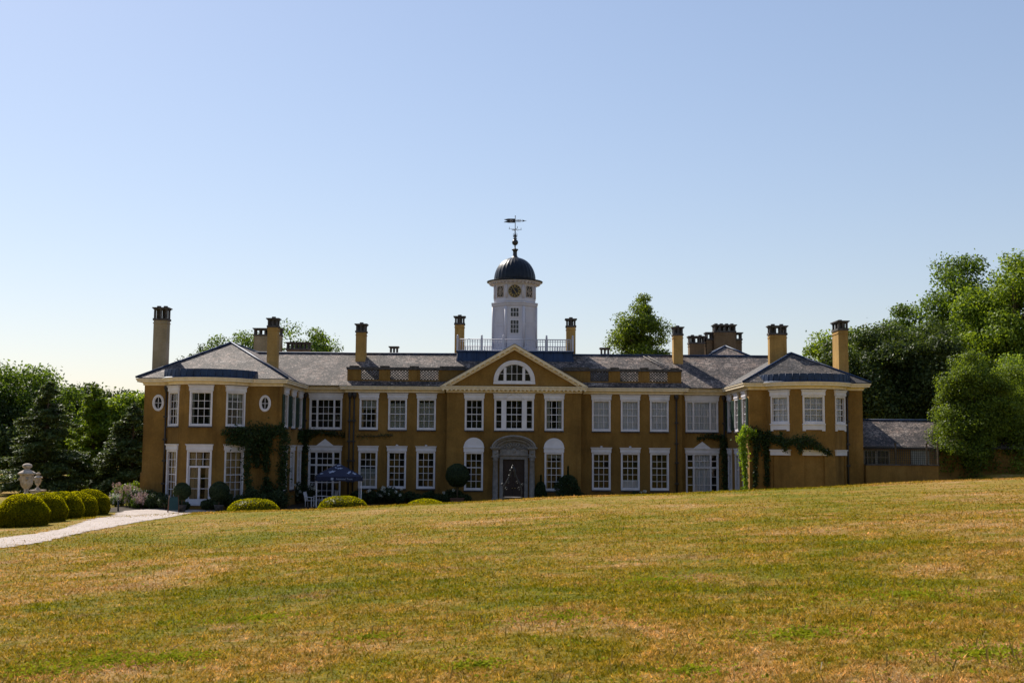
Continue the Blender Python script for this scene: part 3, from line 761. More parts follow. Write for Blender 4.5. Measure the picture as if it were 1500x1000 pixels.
slope(rm, [(ap[0] - hw, YRI, ZRI), ap, (ap[0], 99, ap[2]), (ap[0] - hw - 4, 99, ZRI - 2.2), (ap[0] - hw - 4, YRI + .4, ZRI - 2.2)])
slope(rm, [(ap[0] + hw, YRI, ZRI), ap, (ap[0], 99, ap[2]), (ap[0] + hw + 4, 99, ZRI - 2.2), (ap[0] + hw + 4, YRI + .4, ZRI - 2.2)])
ro = hpart(rm, 'roof', 'slate')
q = MB(); rolls(q, [((-21, YRI, ZRI + .04), (20.5, YRI, ZRI + .04)), ((ap[0] - hw, YRI, ZRI + .05), (ap[0], ap[1], ap[2] + .04)), ((ap[0] + hw, YRI, ZRI + .05), (ap[0], ap[1], ap[2] + .04)), ((ap[0], ap[1], ap[2] + .04), (ap[0], 99, ap[2] + .04))]); q.build('ridge_roll', 'lead', ro)
def hip(x0, x1, y0, k, mat, bx, br):
    h = (x1 - x0) / 2; xm = (x0 + x1) / 2; za_ = ZE + k * h; ya = y0 + h; yb = 93.5; m = MB()
    A = (xm, ya, za_); Bk = (xm, yb, za_); F0, F1, B0, B1 = (x0, y0, ZE), (x1, y0, ZE), (x0, yb, ZE), (x1, yb, ZE)
    slope(m, [F0, F1, A]); slope(m, [F0, A, Bk, B0]); slope(m, [F1, A, Bk, B1]); slope(m, [B0, B1, Bk])
    o = hpart(m, 'roof', mat)
    up_ = lambda p: (p[0], p[1], p[2] + .04)
    q = MB(); rolls(q, [(up_(F0), up_(A)), (up_(F1), up_(A)), (up_(A), up_(Bk))]); q.build('ridge_roll', 'lead', o)
    # lead drum over the bow
    cy = YL + br * math.cos(R(BA)); d = MB(); r = br + .32; an = [-88 + 176 * i / 40 for i in range(41)]
    pt = lambda a, rr, z: (bx + rr * math.sin(R(a)), cy - rr * math.cos(R(a)), z)
    for a, b in zip(an, an[1:]):
        d.face([pt(a, r + .12, 8.40), pt(b, r + .12, 8.40), pt(b, r, 8.47), pt(a, r, 8.47)]); d.face([pt(a, r, 8.47), pt(b, r, 8.47), pt(b, r - .02, 8.93), pt(a, r - .02, 8.93)])
        d.face([pt(a, r - .02, 8.93), pt(b, r - .02, 8.93), pt(b, 0.1, 9.05), pt(a, .1, 9.05)])
    for a in an[::2]: d.tube([pt(a, r + .005, 8.47), pt(a, r - .015, 8.935)], .022, 5)
    d.build('bow_roof', 'lead', o)
    return o
hip(-24.92, -14.83, 76.83, .555, 'slate', LB, BR); hip(15.33, 23.83, 76.83, .535, 'slate_dark', RB, RBR)
# ladder lying on the right-hand slope
ld = MB()
for dx in (0, .36): ld.tube([(10.1 + dx, 88.9, ZE + KR * (88.9 - YE) + .12), (12.0 + dx, 86.6, ZE + KR * (86.6 - YE) + .12)], .035, 6)
for k in range(9):
    t_ = (k + .5) / 9; x = 10.1 + 1.9 * t_; y = 88.9 - 2.3 * t_; ld.tube([(x, y, ZE + KR * (y - YE) + .12), (x + .36, y, ZE + KR * (y - YE) + .12)], .022, 6)
hpart(ld, 'roof_ladder', 'limestone')

# ---- chimneys
def chimney(x0, x1, y0, y1, z0, z1, mat, pots, capmat='dark_stone', ch=0.72, ov=.09):
    m = MB(); m.box(x0, x1, y0, y1, z0, z1 - ch + .02); m.box(x0 - .035, x1 + .035, y0 - .035, y1 + .035, z1 - ch - .2, z1 - ch - .14)
    o = hpart(m, 'chimney', mat); c = MB()
    c.box(x0 - ov * .6, x1 + ov * .6, y0 - ov * .6, y1 + ov * .6, z1 - ch + .02, z1 - ch + .16)
    zl, zh = z1 - ch + .16, z1 - .17; n = max(2, round((x1 - x0) / .42) + 1)
    for i in range(n):                                # little piers with openings between
        x = x0 + .06 + (x1 - x0 - .12) * i / (n - 1)
        for y in (y0 + .08, y1 - .08): c.box(x - .06, x + .06, y - .08, y + .08, zl, zh)
    if (y1 - y0) > .9:
        for x in (x0 + .06, x1 - .06): c.box(x - .058, x + .058, (y0 + y1) / 2 - .1, (y0 + y1) / 2 + .1, zl, zh)
    if x1 - x0 < .8 and pots: c.box(x0 + .17, x1 - .17, y0 + .14, y1 - .14, zl, zh)
    c.box(x0 - ov * .5, x1 + ov * .5, y0 - ov * .5, y1 + ov * .5, zh, zh + .07); c.box(x0 - ov - .02, x1 + ov + .02, y0 - ov - .02, y1 + ov + .02, zh + .07, zh + .14)
    c.build('chimney_cap', capmat, o)
    for i in range(pots):
        x = x0 + (x1 - x0) * (i + .5) / pots; p = MB(); p.lathe([(.13, zl - .1), (.12, z1 - .05), (.15, z1 - .03), (.15, z1 + .1), (.09, z1 + .1)], (x, (y0 + y1) / 2, 0), 12); p.build('chimney_pot', capmat, o)
chimney(-24.85, -23.92, 80, 80.75, 6.5, 13.52, 'stucco_worn', 2, ch=.95)
chimney(-17.58, -16.85, 83, 83.7, 8.6, 13.16, 'stucco_chimney', 1)
chimney(-11.9, -11.15, 88, 88.8, 9.5, 13.33, 'stucco_chimney', 1)
chimney(-4.45, -3.72, 89.6, 90.3, 10.5, 14.15, 'stucco_chimney', 1)
chimney(4.22, 4.93, 89.6, 90.3, 10.5, 14.02, 'stucco_chimney', 1)
chimney(12.3, 13.02, 88, 88.8, 9.5, 13.27, 'stucco_chimney', 1)
chimney(18.28, 19.5, 82, 82.6, 9.0, 12.78, 'stucco_chimney', 2)
chimney(22.32, 22.98, 79, 80.5, 8.2, 12.83, 'stucco_chimney', 1)
chimney(-21.9, -19.6, 98, 98.8, 9.0, 13.95, 'stucco_worn', 1); chimney(-19.1, -17.2, 98, 98.8, 9.0, 12.78, 'stucco_brown', 0)
chimney(-10.35, -9.7, 98, 98.7, 9.0, 12.48, 'stucco_brown', 0); chimney(7.55, 8.25, 98, 98.7, 9.0, 12.5, 'stucco_brown', 0)
chimney(15.05, 16.35, 98, 98.9, 9.0, 13.55, 'stucco_brown', 2); chimney(17.1, 18.9, 97.6, 98.6, 9.0, 14.5, 'stucco_brown', 4)
chimney(16.5, 17.0, 98, 98.9, 9.0, 13.88, 'stucco_brown', 0); chimney(18.95, 19.5, 98, 98.9, 9.0, 13.88, 'stucco_brown', 0)

# ---- lead deck, balustrade, clock tower
m = MB(); zd = 11.22; x0, x1, y0, y1 = CX - 4.35, CX + 4.45, 88.3, 94.5
for P_ in ([(x0 - .25, y0 - .25, 9.3), (x1 + .25, y0 - .25, 9.3), (x1, y0, zd), (x0, y0, zd)], [(x0 - .25, y0 - .25, 9.3), (x0, y0, zd), (x0, y1, zd), (x0 - .25, y1, 9.3)],
           [(x1 + .25, y0 - .25, 9.3), (x1 + .25, y1, 9.3), (x1, y1, zd), (x1, y0, zd)], [(x0, y0, zd), (x1, y0, zd), (x1, y1, zd), (x0, y1, zd)], [(x0, y1, zd), (x1, y1, zd), (x1, y1, 9), (x0, y1, 9)]): m.face(P_)
for k in range(13):
    x = x0 + (x1 - x0) * k / 12; m.tube([(x, y0 + .01, zd), (x, y0 - .25, 9.3)], .035, 5)
m.box(x0 - .1, x1 + .1, y0 - .1, y0 + .12, zd, zd + .09); deck = hpart(m, 'lead_deck', 'lead')
bal = MB(); zb_ = zd + .12; zt_ = zd + .98
sides = [((x0, y0), (x1, y0)), ((x0, y1), (x1, y1)), ((x0, y0), (x0, y1)), ((x1, y0), (x1, y1))]
for (ax, ay), (bx_, by) in sides:
    bal.tube([(ax, ay, zb_), (bx_, by, zb_)], .035, 6); bal.tube([(ax, ay, zt_), (bx_, by, zt_)], .04, 6); bal.tube([(ax, ay, zt_ - .17), (bx_, by, zt_ - .17)], .02, 6)
bo = hpart(bal, 'balustrade', 'tower_paint')
bs = MB()
for (ax, ay), (bx_, by) in sides:
    L = math.hypot(bx_ - ax, by - ay); n = int(L / .19)
    for k in range(1, n):
        t_ = k / n; x, y = ax + (bx_ - ax) * t_, ay + (by - ay) * t_; bs.box(x - .024, x + .024, y - .024, y + .024, zb_, zt_)
tag(bs.build('balusters', 'tower_paint', bo), kind='stuff')
for x in (x0, x0 + 1.85, CX - .85, CX + .85 + 1.6, x1):
    p = MB(); p.box(x - .075, x + .075, y0 - .08, y0 + .08, zd + .02, zt_ + .1); p.lathe([(.05, 0), (.09, .03), (.09, .06), (.04, .09), (.08, .14), (.07, .2), (.02, .25)], (x, y0, zt_ + .1), 10); p.build('baluster_post', 'tower_paint', bo)
for x in (x0, x1):
    p = MB(); p.box(x - .075, x + .075, y1 - .08, y1 + .08, zd + .02, zt_ + .1); p.build('baluster_post', 'tower_paint', bo)

TX, TY = CX, 92.0
OCT = lambda ff: ff / 2 / math.cos(math.pi / 8)
m = MB(); ph = math.pi / 8
m.lathe([(OCT(3.42), zd), (OCT(3.42), 15.05)], (TX, TY, 0), 8, phase=ph, smooth=False)
m.lathe([(OCT(3.60), 11.23), (OCT(3.60), 11.75), (OCT(3.46), 11.8)], (TX, TY, 0), 8, phase=ph, smooth=False, cap=False)
m.lathe([(OCT(3.44), 15.04), (OCT(3.58), 15.12), (OCT(3.58), 15.22), (OCT(3.68), 15.27), (OCT(3.68), 15.36), (OCT(3.2), 15.42)], (TX, TY, 0), 8, phase=ph, smooth=False)
m.lathe([(OCT(3.18), 15.40), (OCT(3.18), 16.75), (OCT(3.3), 16.8), (OCT(3.34), 16.9)], (TX, TY, 0), 8, phase=ph, smooth=False)
m.lathe([(OCT(3.26), 15.42), (OCT(3.26), 15.68), (OCT(3.2), 15.72)], (TX, TY, 0), 8, phase=ph, smooth=False, cap=False)
for k in range(8):                                    # corner pilasters and raised panels
    a = ph + k * math.pi / 4
    for ff, za_, zb2 in ((3.42, 11.8, 15.03), (3.18, 15.7, 16.74)):
        m.tube([(TX + OCT(ff) * math.cos(a) * .985, TY + OCT(ff) * math.sin(a) * .985, za_), (TX + OCT(ff) * math.cos(a) * .985, TY + OCT(ff) * math.sin(a) * .985, zb2)], .12, 8)
    fa = k * math.pi / 4
    Mf = Matrix.Translation((TX, TY, 0)) @ Matrix.Rotation(fa + math.pi / 2, 4, 'Z')
    for (za_, zb2) in ((12.0, 13.55), (13.75, 14.85)):
        d = -1.71
        if abs(fa - 3 * math.pi / 2) < .01: continue
        for (xx0, xx1, zz0, zz1) in ((-.5, .5, za_, za_ + .05), (-.5, .5, zb2 - .05, zb2), (-.5, -.45, za_ + .05, zb2 - .05), (.45, .5, za_ + .05, zb2 - .05)): m.box(xx0, xx1, d - .02, d + .02, zz0, zz1, Mf)
tower = hpart(m, 'clock_tower', 'tower_paint')
m = MB(); m.lathe([(OCT(3.3), 16.86), (1.85, 16.93), (2.08, 16.98), (2.12, 17.04), (2.12, 17.1)], (TX, TY, 0), 48, smooth=False); m.build('tower_cornice', 'tower_paint', tower)
m = MB()
for k in range(40):
    a = 2 * math.pi * k / 40; Mx = Matrix.Translation((TX, TY, 0)) @ Matrix.Rotation(a, 4, 'Z'); m.box(1.80, 2.02, -.06, .06, 16.88, 16.95, Mx)
tag(m.build('modillions', 'tower_paint', tower), kind='stuff')
m = MB(); m.lathe([(2.13, 17.06), (2.22, 17.08), (2.24, 17.16), (2.0, 17.2), (1.66, 17.26)], (TX, TY, 0), 48); m.build('tower_gutter', 'dome_lead', tower)
prof = [(1.62, 17.24)] + [(1.62 * math.cos(t_) ** .92 + .02, 17.28 + 1.84 * math.sin(t_)) for t_ in np.linspace(0, 1.44, 22)]
m = MB(); NR = 28; m.lathe(prof, (TX, TY, 0), NR * 6, mod=lambda k: 1 + .022 * abs(math.cos(math.pi * k / 6)) ** 6 - .006); m.build('dome', 'dome_lead', tower)
m = MB(); m.lathe([(.36, 19.05), (.30, 19.13), (.22, 19.18), (.17, 19.3), (.16, 19.6), (.19, 19.68), (.26, 19.74), (.26, 19.8), (.06, 19.86), (.05, 20.12), (.09, 20.14)] +
                  [(max(.02, .25 * math.cos(t_)), 20.36 + .25 * math.sin(t_)) for t_ in np.linspace(-1.3, 1.4, 14)] + [(.16, 20.64), (.16, 20.68), (.05, 20.74), (.1, 20.84), (.08, 20.98), (.045, 21.1), (.03, 21.6), (.022, 22.45), (.05, 22.5), (.0, 22.56)], (TX, TY, 0), 20)
for s_ in (-1, 1):
    for r_ in (.12, .2): m.tube([(TX + s_ * (.06 + r_ * math.sin(a) * .5), TY, 20.74 + r_ * (1 - math.cos(a))) for a in np.linspace(0, 2.8, 8)], .016, 5)
m.build('finial', 'iron', tower)
m = MB(); z = 22.12
m.prism([(TX - .02, z - .17), (TX - .02, z + .17), (TX - .55, z + .17), (TX - .93, z + .10), (TX - .84, z + .06), (TX - .62, z + .0), (TX - .84, z - .08), (TX - .95, z - .14), (TX - .72, z - .14), (TX - .55, z - .17)], TY - .015, TY + .015)
for k in range(4):
    cx = TX + .1 + k * .11; m.tube([(cx + .05 * math.cos(a), TY, z + .06 + .05 * math.sin(a)) for a in np.linspace(0, 6.28, 9)], .014, 5); m.tube([(cx + .05 * math.cos(a), TY, z - .06 + .05 * math.sin(a)) for a in np.linspace(0, 6.28, 9)], .014, 5)
m.tube([(TX, TY, z), (TX + .9, TY, z)], .018, 6); m.prism([(TX + .55, z - .09), (TX + .86, z), (TX + .55, z + .09), (TX + .62, z)], TY - .012, TY + .012)
for a in (0, math.pi / 2):                          # cardinal arms with scroll letters
    dx, dy = math.cos(a + .35), math.sin(a + .35)
    m.tube([(TX - .55 * dx, TY - .55 * dy, 21.42), (TX + .55 * dx, TY + .55 * dy, 21.42)], .016, 5)
    for s_ in (-1, 1):
        m.tube([(TX + s_ * .5 * dx, TY + s_ * .5 * dy, 21.42), (TX + s_ * .5 * dx, TY + s_ * .5 * dy, 21.58)], .02, 5); m.tube([(TX + s_ * (.2 + .1 * math.cos(t_)) * dx, TY + s_ * (.2 + .1 * math.cos(t_)) * dy, 21.42 - .08 * math.sin(t_)) for t_ in np.linspace(0, 3.1, 7)], .014, 5)
m.build('weather_vane', 'iron', tower)
m = MB(); m.tube([(TX - .33 + .09 * math.cos(a), TY - .02, z + .09 * math.sin(a)) for a in np.linspace(0, 6.2832, 16)], .016, 6); m.build('vane_emblem', 'tower_paint', tower)
ft = TY - 3.18 / 2
def disc(mb, r0, r1, y, z, n=40):
    for k in range(n):
        a, b = 2 * math.pi * k / n, 2 * math.pi * (k + 1) / n
        mb.face([(TX + r0 * math.cos(a), y, z + r0 * math.sin(a)), (TX + r1 * math.cos(a), y, z + r1 * math.sin(a)), (TX + r1 * math.cos(b), y, z + r1 * math.sin(b)), (TX + r0 * math.cos(b), y, z + r0 * math.sin(b))])
zc = 16.22; m = MB(); disc(m, 0.001, .49, ft - .05, zc)
for k in range(40):
    a, b = 2 * math.pi * k / 40, 2 * math.pi * (k + 1) / 40; m.face([(TX + .49 * math.cos(a), ft - .05, zc + .49 * math.sin(a)), (TX + .49 * math.cos(a), ft + .02, zc + .49 * math.sin(a)), (TX + .49 * math.cos(b), ft + .02, zc + .49 * math.sin(b)), (TX + .49 * math.cos(b), ft - .05, zc + .49 * math.sin(b))])
m.build('clock_face', 'clock_black', tower)
m = MB(); m.tube([(TX + .485 * math.cos(a), ft - .055, zc + .485 * math.sin(a)) for a in np.linspace(0, 6.2832, 41)], .022, 6); disc(m, .27, .285, ft - .056, zc)
m.build('clock_ring', 'gold', tower)
NUM = ['XII', 'I', 'II', 'III', 'IIII', 'V', 'VI', 'VII', 'VIII', 'IX', 'X', 'XI']
m = MB()
for h_, s_ in enumerate(NUM):                       # roman numerals built from strokes
    a = h_ * math.pi / 6; wd = {'I': .03, 'V': .06, 'X': .06}; tot = sum(wd[c] for c in s_); u = -tot / 2
    Mx = Matrix.Translation((TX, ft - .062, zc)) @ Matrix.Rotation(a, 4, 'Y') @ Matrix.Translation((0, 0, .37))
    for c in s_:
        w_ = wd[c]; mid = u + w_ / 2
        if c == 'I': m.box(mid - .011, mid + .011, -.004, .004, -.07, .07, Mx)
        else:
            sh = .022
            for e in (-1, 1):
                sl_ = .14 if c == 'V' else .28
                Rm = Mx @ Matrix.Translation((mid + (e * .013 if c == 'V' else 0), 0, 0)) @ Matrix.Rotation(e * sl_, 4, 'Y'); m.box(-.009, .009, -.004 + .001 * e, .004 + .001 * e, -.07, .07, Rm)
        u += w_
m.build('clock_numerals', 'gold', tower)
for nm, an, ln in (('clock_hour_hand', R(-34), .22), ('clock_minute_hand', R(148), .34)):
    m = MB(); Mx = Matrix.Translation((TX, ft - .07 - ln * .03, zc)) @ Matrix.Rotation(an, 4, 'Y'); m.box(-.018, .018, -.004, .004, -.08, ln, Mx); m.build(nm, 'gold', tower)
d = 3.42 / 2
for z0, rows in ((14.2, 2), (12.9, 3)):
    m = MB(); z1 = z0 + rows * .335; yb = TY - d; rect_ring(m, TX - .36, TX + .36, z0 - .05, z1 + .05, .05, yb - .04, yb + .005)
    for k in (1, 2): m.box(TX - .34 + .68 * k / 3 - .017, TX - .34 + .68 * k / 3 + .017, yb - .03, yb - .008, z0, z1)
    for k in range(1, rows): m.box(TX - .33, TX + .33, yb - .032, yb - .007, z0 + k * .335 - .017, z0 + k * .335 + .017)
    m.build('tower_window_frame', 'white_paint', tower)
    g = MB(); g.face([(TX - .32, yb - .012, z0), (TX + .32, yb - .012, z0), (TX + .32, yb - .012, z1), (TX - .32, yb - .012, z1)]); g.build('tower_glass', 'glass', tower)
    g = MB(); g.face([(TX - .32, yb - .005, z0), (TX + .32, yb - .005, z0), (TX + .32, yb - .005, z1), (TX - .32, yb - .005, z1)]); g.build('tower_window_dark', 'interior', tower)
for k in (5, 7):
    fa = k * math.pi / 4; Mf = Matrix.Translation((TX, TY, 0)) @ Matrix.Rotation(fa + math.pi / 2, 4, 'Z'); dd = -1.59; m = MB()
    bk_ = MB(); bk_.box(-.33, .33, dd - .02, dd + .01, 15.8, 16.65, Mf); bk_.build('grille_back', 'clock_black', tower)
    for e in (-1, 1):
        for sc in (.5, 1.0): m.tube([tuple(Mf @ Vector((e * .3 * sc * math.cos(t_) ** 3 * -1, dd - .04, 16.22 + .4 * sc * math.sin(t_) ** 3))) for t_ in np.linspace(-1.57, 1.57, 9)], .022, 5)
    for e in (-1, 1): m.tube([tuple(Mf @ Vector((-.3 * e, dd - .04, 15.83))), tuple(Mf @ Vector((.3 * e, dd - .04, 16.62)))], .018, 5)
    for (p_, q_) in (((-.33, 15.8), (.33, 15.8)), ((-.33, 16.65), (.33, 16.65)), ((-.33, 15.8), (-.33, 16.65)), ((.33, 15.8), (.33, 16.65))): m.tube([tuple(Mf @ Vector((p_[0], dd - .03, p_[1]))), tuple(Mf @ Vector((q_[0], dd - .03, q_[1])))], .03, 5)
    m.build('tower_grille', 'urn_stone', tower)

# ---- drainpipes
def pipe(x, y, z0=0.0, z1=7.9, r=.06):
    m = MB(); m.tube([(x, y, z0), (x, y, z1 - .4)], r, 8); m.lathe([(.07, z1 - .45), (.12, z1 - .3), (.16, z1 - .22), (.16, z1 - .02), (.13, z1)], (x, y, 0), 8)
    for z in (1.4, 2.9, 4.3, 5.8): m.box(x - .13, x + .13, y - .09, y + .09, z, z + .12)
    hpart(m, 'drainpipe', 'pipe_iron')
pipe(-22.95, YL - .12); pipe(-11.82, YM - .1); pipe(-11.5, YM - .1); pipe(12.05, YM - .1); pipe(22.3, YL - .12); pipe(-15.15, YR - .12); pipe(15.62, YR - .12)

# ================================================================ OUTBUILDINGS AND TERRACE ON THE RIGHT
ob = empty('outbuilding', (28, 79, 1.7)); OM = Matrix.Translation((-28, -79, -1.7))
tag(ob, 'low stuccoed service range with slate roof behind the railings', 'building')
def opart(mb, name, mat): o = mb.build(name, mat, ob); o.matrix_local = OM; return o
YO = 79.0
m = MB(); wall_panel(m, (23.5, YO), (36, YO), .5, 4.25, [(.35, 2.15, 3.0, 4.0)]); wall_panel(m, (36, YO), (36, 85.6), .5, 4.25); opart(m, 'wall', 'stucco')
for a, b in ((23.87, 24.74), (24.76, 25.63)):
    m = MB(); rect_ring(m, a, b, 3.0, 4.0, .07, YO - .03, YO + .1)
    for k in (1, 2): m.box(a + (b - a) * k / 3 - .016, a + (b - a) * k / 3 + .016, YO - .01, YO + .08, 3.06, 3.94)
    m.box(a + .06, b - .06, YO - .005, YO + .07, 3.48, 3.52); wo = opart(m, 'window', 'stucco_worn')
    m = MB(); m.face([(a, YO + .06, 3.0), (b, YO + .06, 3.0), (b, YO + .06, 4.0), (a, YO + .06, 4.0)]); m.build('glass', 'glass', wo)
m = MB(); m.box(23.7, 25.8, YO + .3, YO + .4, 2.8, 4.15); opart(m, 'interior', 'interior')
m = MB(); m.box(27.1, 28.3, YO - .06, YO + .05, 2.0, 4.02)
for k in range(3): m.box(27.18 + k * .38, 27.5 + k * .38, YO - .08, YO - .05, 2.2, 3.9)
opart(m, 'door', 'blind_grey')
m = MB(); slope(m, [(23.4, 78.65, 4.18), (36.4, 78.65, 4.18), (36.4, 82.2, 6.09), (23.4, 82.2, 6.09)]); slope(m, [(23.4, 82.2, 6.09), (36.4, 82.2, 6.09), (36.4, 85.8, 4.18), (23.4, 85.8, 4.18)]); opart(m, 'roof', 'slate')
m = MB(); m.tube([(23.4, 82.2, 6.11), (36.4, 82.2, 6.11)], .08, 8); opart(m, 'ridge_roll', 'lead')
m = MB(); m.tube([(23.4, 78.62, 4.16), (36.4, 78.62, 4.16)], .06, 8); opart(m, 'gutter', 'pipe_iron')
m = MB(); m.box(23.42, 28.2, 77.0, 77.35, 0.2, 3.0); tw = m.build('terrace_wall', 'stucco'); tag(tw, 'low ochre terrace wall joining the right pavilion below the railings', 'wall')
cm = MB(); cm.box(23.42, 28.25, 76.95, 77.4, 3.0, 3.08); cm.build('coping', 'dark_stone', tw)
rl = empty('terrace_railing', (25.8, 77.2, 3.08)); tag(rl, 'dark iron mesh railing with posts on top of the low terrace wall', 'railing')
bars = MB()
for k in range(38): x = -2.35 + k * .13; bars.box(x - .012, x + .012, -.012, .012, 0, 1.2)
for k in range(8): bars.box(-2.38, 2.46, -.011, .011, .1 + k * .15, .124 + k * .15)
tag(bars.build('bars', 'iron', rl), kind='stuff')
for x in (-.35, 1.72, 2.45): p = MB(); p.box(x - .045, x + .045, -.045, .045, 0, 1.36); p.box(x - .065, x + .065, -.065, .065, 1.36, 1.4); p.build('post', 'bark', rl)

# ================================================================ VEGETATION
def blob_points(n, c, r, shell=0.55):
    d = RNG.normal(size=(n, 3)); d /= np.linalg.norm(d, axis=1)[:, None]
    rad = shell + (1 - shell) * RNG.uniform(0, 1, n) ** 0.5
    return np.asarray(c) + d * rad[:, None] * np.asarray(r), d
def tree(name, label, x, y, h, rx, ry, zlow, mat, nleaf, leaf_size=.30, clumps=70, seed=0, lean=0.0, top=1.0, group=None, cat='tree', trunk_r=None):
    """broadleaf tree: clumps of leaves at the ends of limbs through an uneven crown"""
    global RNG
    RNG = np.random.default_rng(1000 + seed); rnd = random.Random(seed)
    g = T(x, y); root = empty(name, (x, y, g)); tag(root, label, cat, group)
    zc_ = (zlow + h) / 2; rz = (h - zlow) / 2
    C = []; tries = 0
    while len(C) < clumps and tries < 6000:
        tries += 1
        d = np.array([rnd.gauss(0, 1), rnd.gauss(0, 1), rnd.gauss(0, 1)]); d /= np.linalg.norm(d)
        az = math.atan2(d[1], d[0]); wob = 1 + .16 * math.sin(3 * az + seed) + .12 * math.sin(5 * az + 2 * seed) + .12 * math.sin(4 * d[2] + seed)
        rad = wob * (rnd.uniform(.45, .92) if rnd.random() < .8 else rnd.uniform(.15, .5))
        p = np.array([d[0] * rx * rad, d[1] * ry * rad, zc_ + d[2] * rz * min(rad, .95) * (top if d[2] > 0 else 1)])
        p[0] += lean * p[2] / h
        C.append(p)
    tr = trunk_r or h * .022
    tm = MB(); zt2 = zlow + rz * 1.1; tm.tube([(0, 0, -.4), (0.02 * h * .3, 0, zlow * .5), (lean * .3, .1, zlow + rz * .4), (lean * .6, 0, zt2)], [tr * 1.35, tr, tr * .75, tr * .25], 9)
    tm.build('trunk', 'bark', root)
    lm = MB()
    for p in C[::2]:
        z0 = max(zlow * .55, min(p[2] - .25 * abs(p[0]) - .8, zt2 * .95)); s0 = np.array([lean * .5 * z0 / h, 0, z0]); mid = (s0 + p) / 2 + np.array([0, 0, -.15 * np.linalg.norm(p - s0) * .3])
        lm.tube([tuple(s0), tuple(mid), tuple(p)], [tr * .36, tr * .22, tr * .07], 5, cap=False)
    lm.build('limb', 'bark', root)
    per = nleaf // len(C); P, N = [], []
    cr_ = (rx * ry * rz) ** (1 / 3)
    for p in C:
        s_ = cr_ * rnd.uniform(.17, .34) * (70 / len(C)) ** .2; q, d = blob_points(per, p, (s_ * 1.2, s_ * 1.2, s_ * .8), .1)
        q = q + RNG.normal(size=q.shape) * s_ * np.where(RNG.uniform(0, 1, (len(q), 1)) < .35, .17, .09); P.append(q); N.append(d * .8 + np.array([0, 0, .35]))
    leaf_obj('crown', np.concatenate(P), leaf_size, mat, root, np.concatenate(N))
    return root
def conifer(name, label, x, y, h, rad, mat, seed, nleaf=30000, droop=.25, group=None, leaf_size=.34):
    global RNG
    RNG = np.random.default_rng(2000 + seed); rnd = random.Random(seed)
    g = T(x, y); root = empty(name, (x, y, g)); tag(root, label, 'tree', group)
    tm = MB(); tm.tube([(0, 0, -.3), (0, 0, h * .5), (0, 0, h * .97)], [h * .022, h * .014, .03], 8); tm.build('trunk', 'bark', root)
    lm = MB(); P = []; nb = 110
    for k in range(nb):
        f = (k + rnd.random()) / nb; z = h * (.04 + .93 * f); L = rad * (1 - f) ** .8 * rnd.uniform(.65, 1.15) + .25
        a = rnd.uniform(0, 2 * math.pi); n_ = max(30, int(nleaf / nb * (1.9 * (1 - f) + .12)))
        t_ = RNG.uniform(.08, 1, n_) ** .75; zz = z + L * (.22 * t_ - droop * 1.5 * t_ ** 2 + .12 * t_ ** 4)
        w = (.10 + .20 * (1 - t_)) * L * .8 + .12; off = RNG.normal(size=n_) * w * .6
        px, py = math.cos(a), math.sin(a)
        P.append(np.stack([px * L * t_ - py * off, py * L * t_ + px * off, zz - np.abs(RNG.normal(size=n_)) * .16 - np.abs(off) * .15], 1))
        if k % 2 == 0: lm.tube([(0, 0, z), (px * L * .5, py * L * .5, z + L * (.11 - droop * .37)), (px * L * .95, py * L * .95, z + L * (.3 - droop * 1.4))], [.07, .05, .015], 4, cap=False)
    lm.build('branch', 'bark', root); P = np.concatenate(P)
    leaf_obj('crown', P, leaf_size, mat, root, np.tile([0, 0, .9], (len(P), 1)), aspect=.32, flat=.6)
    return root
def px_tree(x, Y): return (x - 750) / FPX * Y

# --- left wood
conifer('cedar_tree', 'tall dark cedar with drooping branches behind the stone urns', px_tree(72, 96), 96, 9.6, 4.6, 'leaf_conifer', 3, 42000)
conifer('cedar_tree', 'spreading dark cedar beside the left pavilion wall', px_tree(198, 98), 98, 7.9, 4.2, 'leaf_conifer', 5, 36000, .3)
conifer('fir_tree', 'bright green young fir between the two cedars', px_tree(140, 104), 104, 9.8, 3.2, 'leaf_lime', 8, 24000, .12)
tree('oak_tree', 'dark spreading oak rising over the cedar behind the urns', px_tree(30, 116), 116, 12.2, 8.0, 5.0, 1.5, 'leaf_oak', 60000, .30, 90, 11)
tree('oak_tree', 'dark oak with a ragged crown between the cedar and the young fir', px_tree(112, 122), 122, 11.3, 5.5, 4.5, 1.0, 'leaf_dark', 40000, .3, 70, 12)
tree('maple_tree', 'sunlit lime green maple behind the cedar by the left pavilion', px_tree(182, 106), 106, 9.2, 3.6, 3.2, 2.5, 'leaf_lime', 34000, .26, 60, 13)
tree('ash_tree', 'pale ash crown just clearing the eaves corner of the left pavilion', px_tree(208, 130), 130, 11.2, 3.2, 3.2, 3.0, 'leaf_oak', 16000, .28, 36, 14)
tree('oak_tree', 'dark oak closing the wood at its outermost left end', px_tree(-60, 112), 112, 11.5, 6.5, 5.0, .6, 'leaf_dark', 40000, .3, 70, 15)
# --- behind the house
tree('ash_tree', 'small pale treetop beyond the ridge of the left pavilion roof', px_tree(299, 150), 150, 18.3, 2.8, 3.0, 9, 'leaf_dark', 9000, .28, 30, 21)
tree('ash_tree', 'green treetop showing between the pavilion ridge and the rear chimney', px_tree(352, 140), 140, 19.0, 4.0, 3.5, 8, 'leaf_oak', 14000, .28, 40, 22)
tree('oak_tree', 'rounded treetop behind the rear chimneys of the left wing', px_tree(446, 135), 135, 18.3, 5.0, 4.5, 7, 'leaf_oak', 24000, .28, 60, 23)
tree('lime_tree', 'tall airy tree standing alone behind the right range ridge', px_tree(936, 130), 130, 22.6, 3.3, 3.2, 7, 'leaf_bush', 38000, .25, 84, 27, lean=.3)
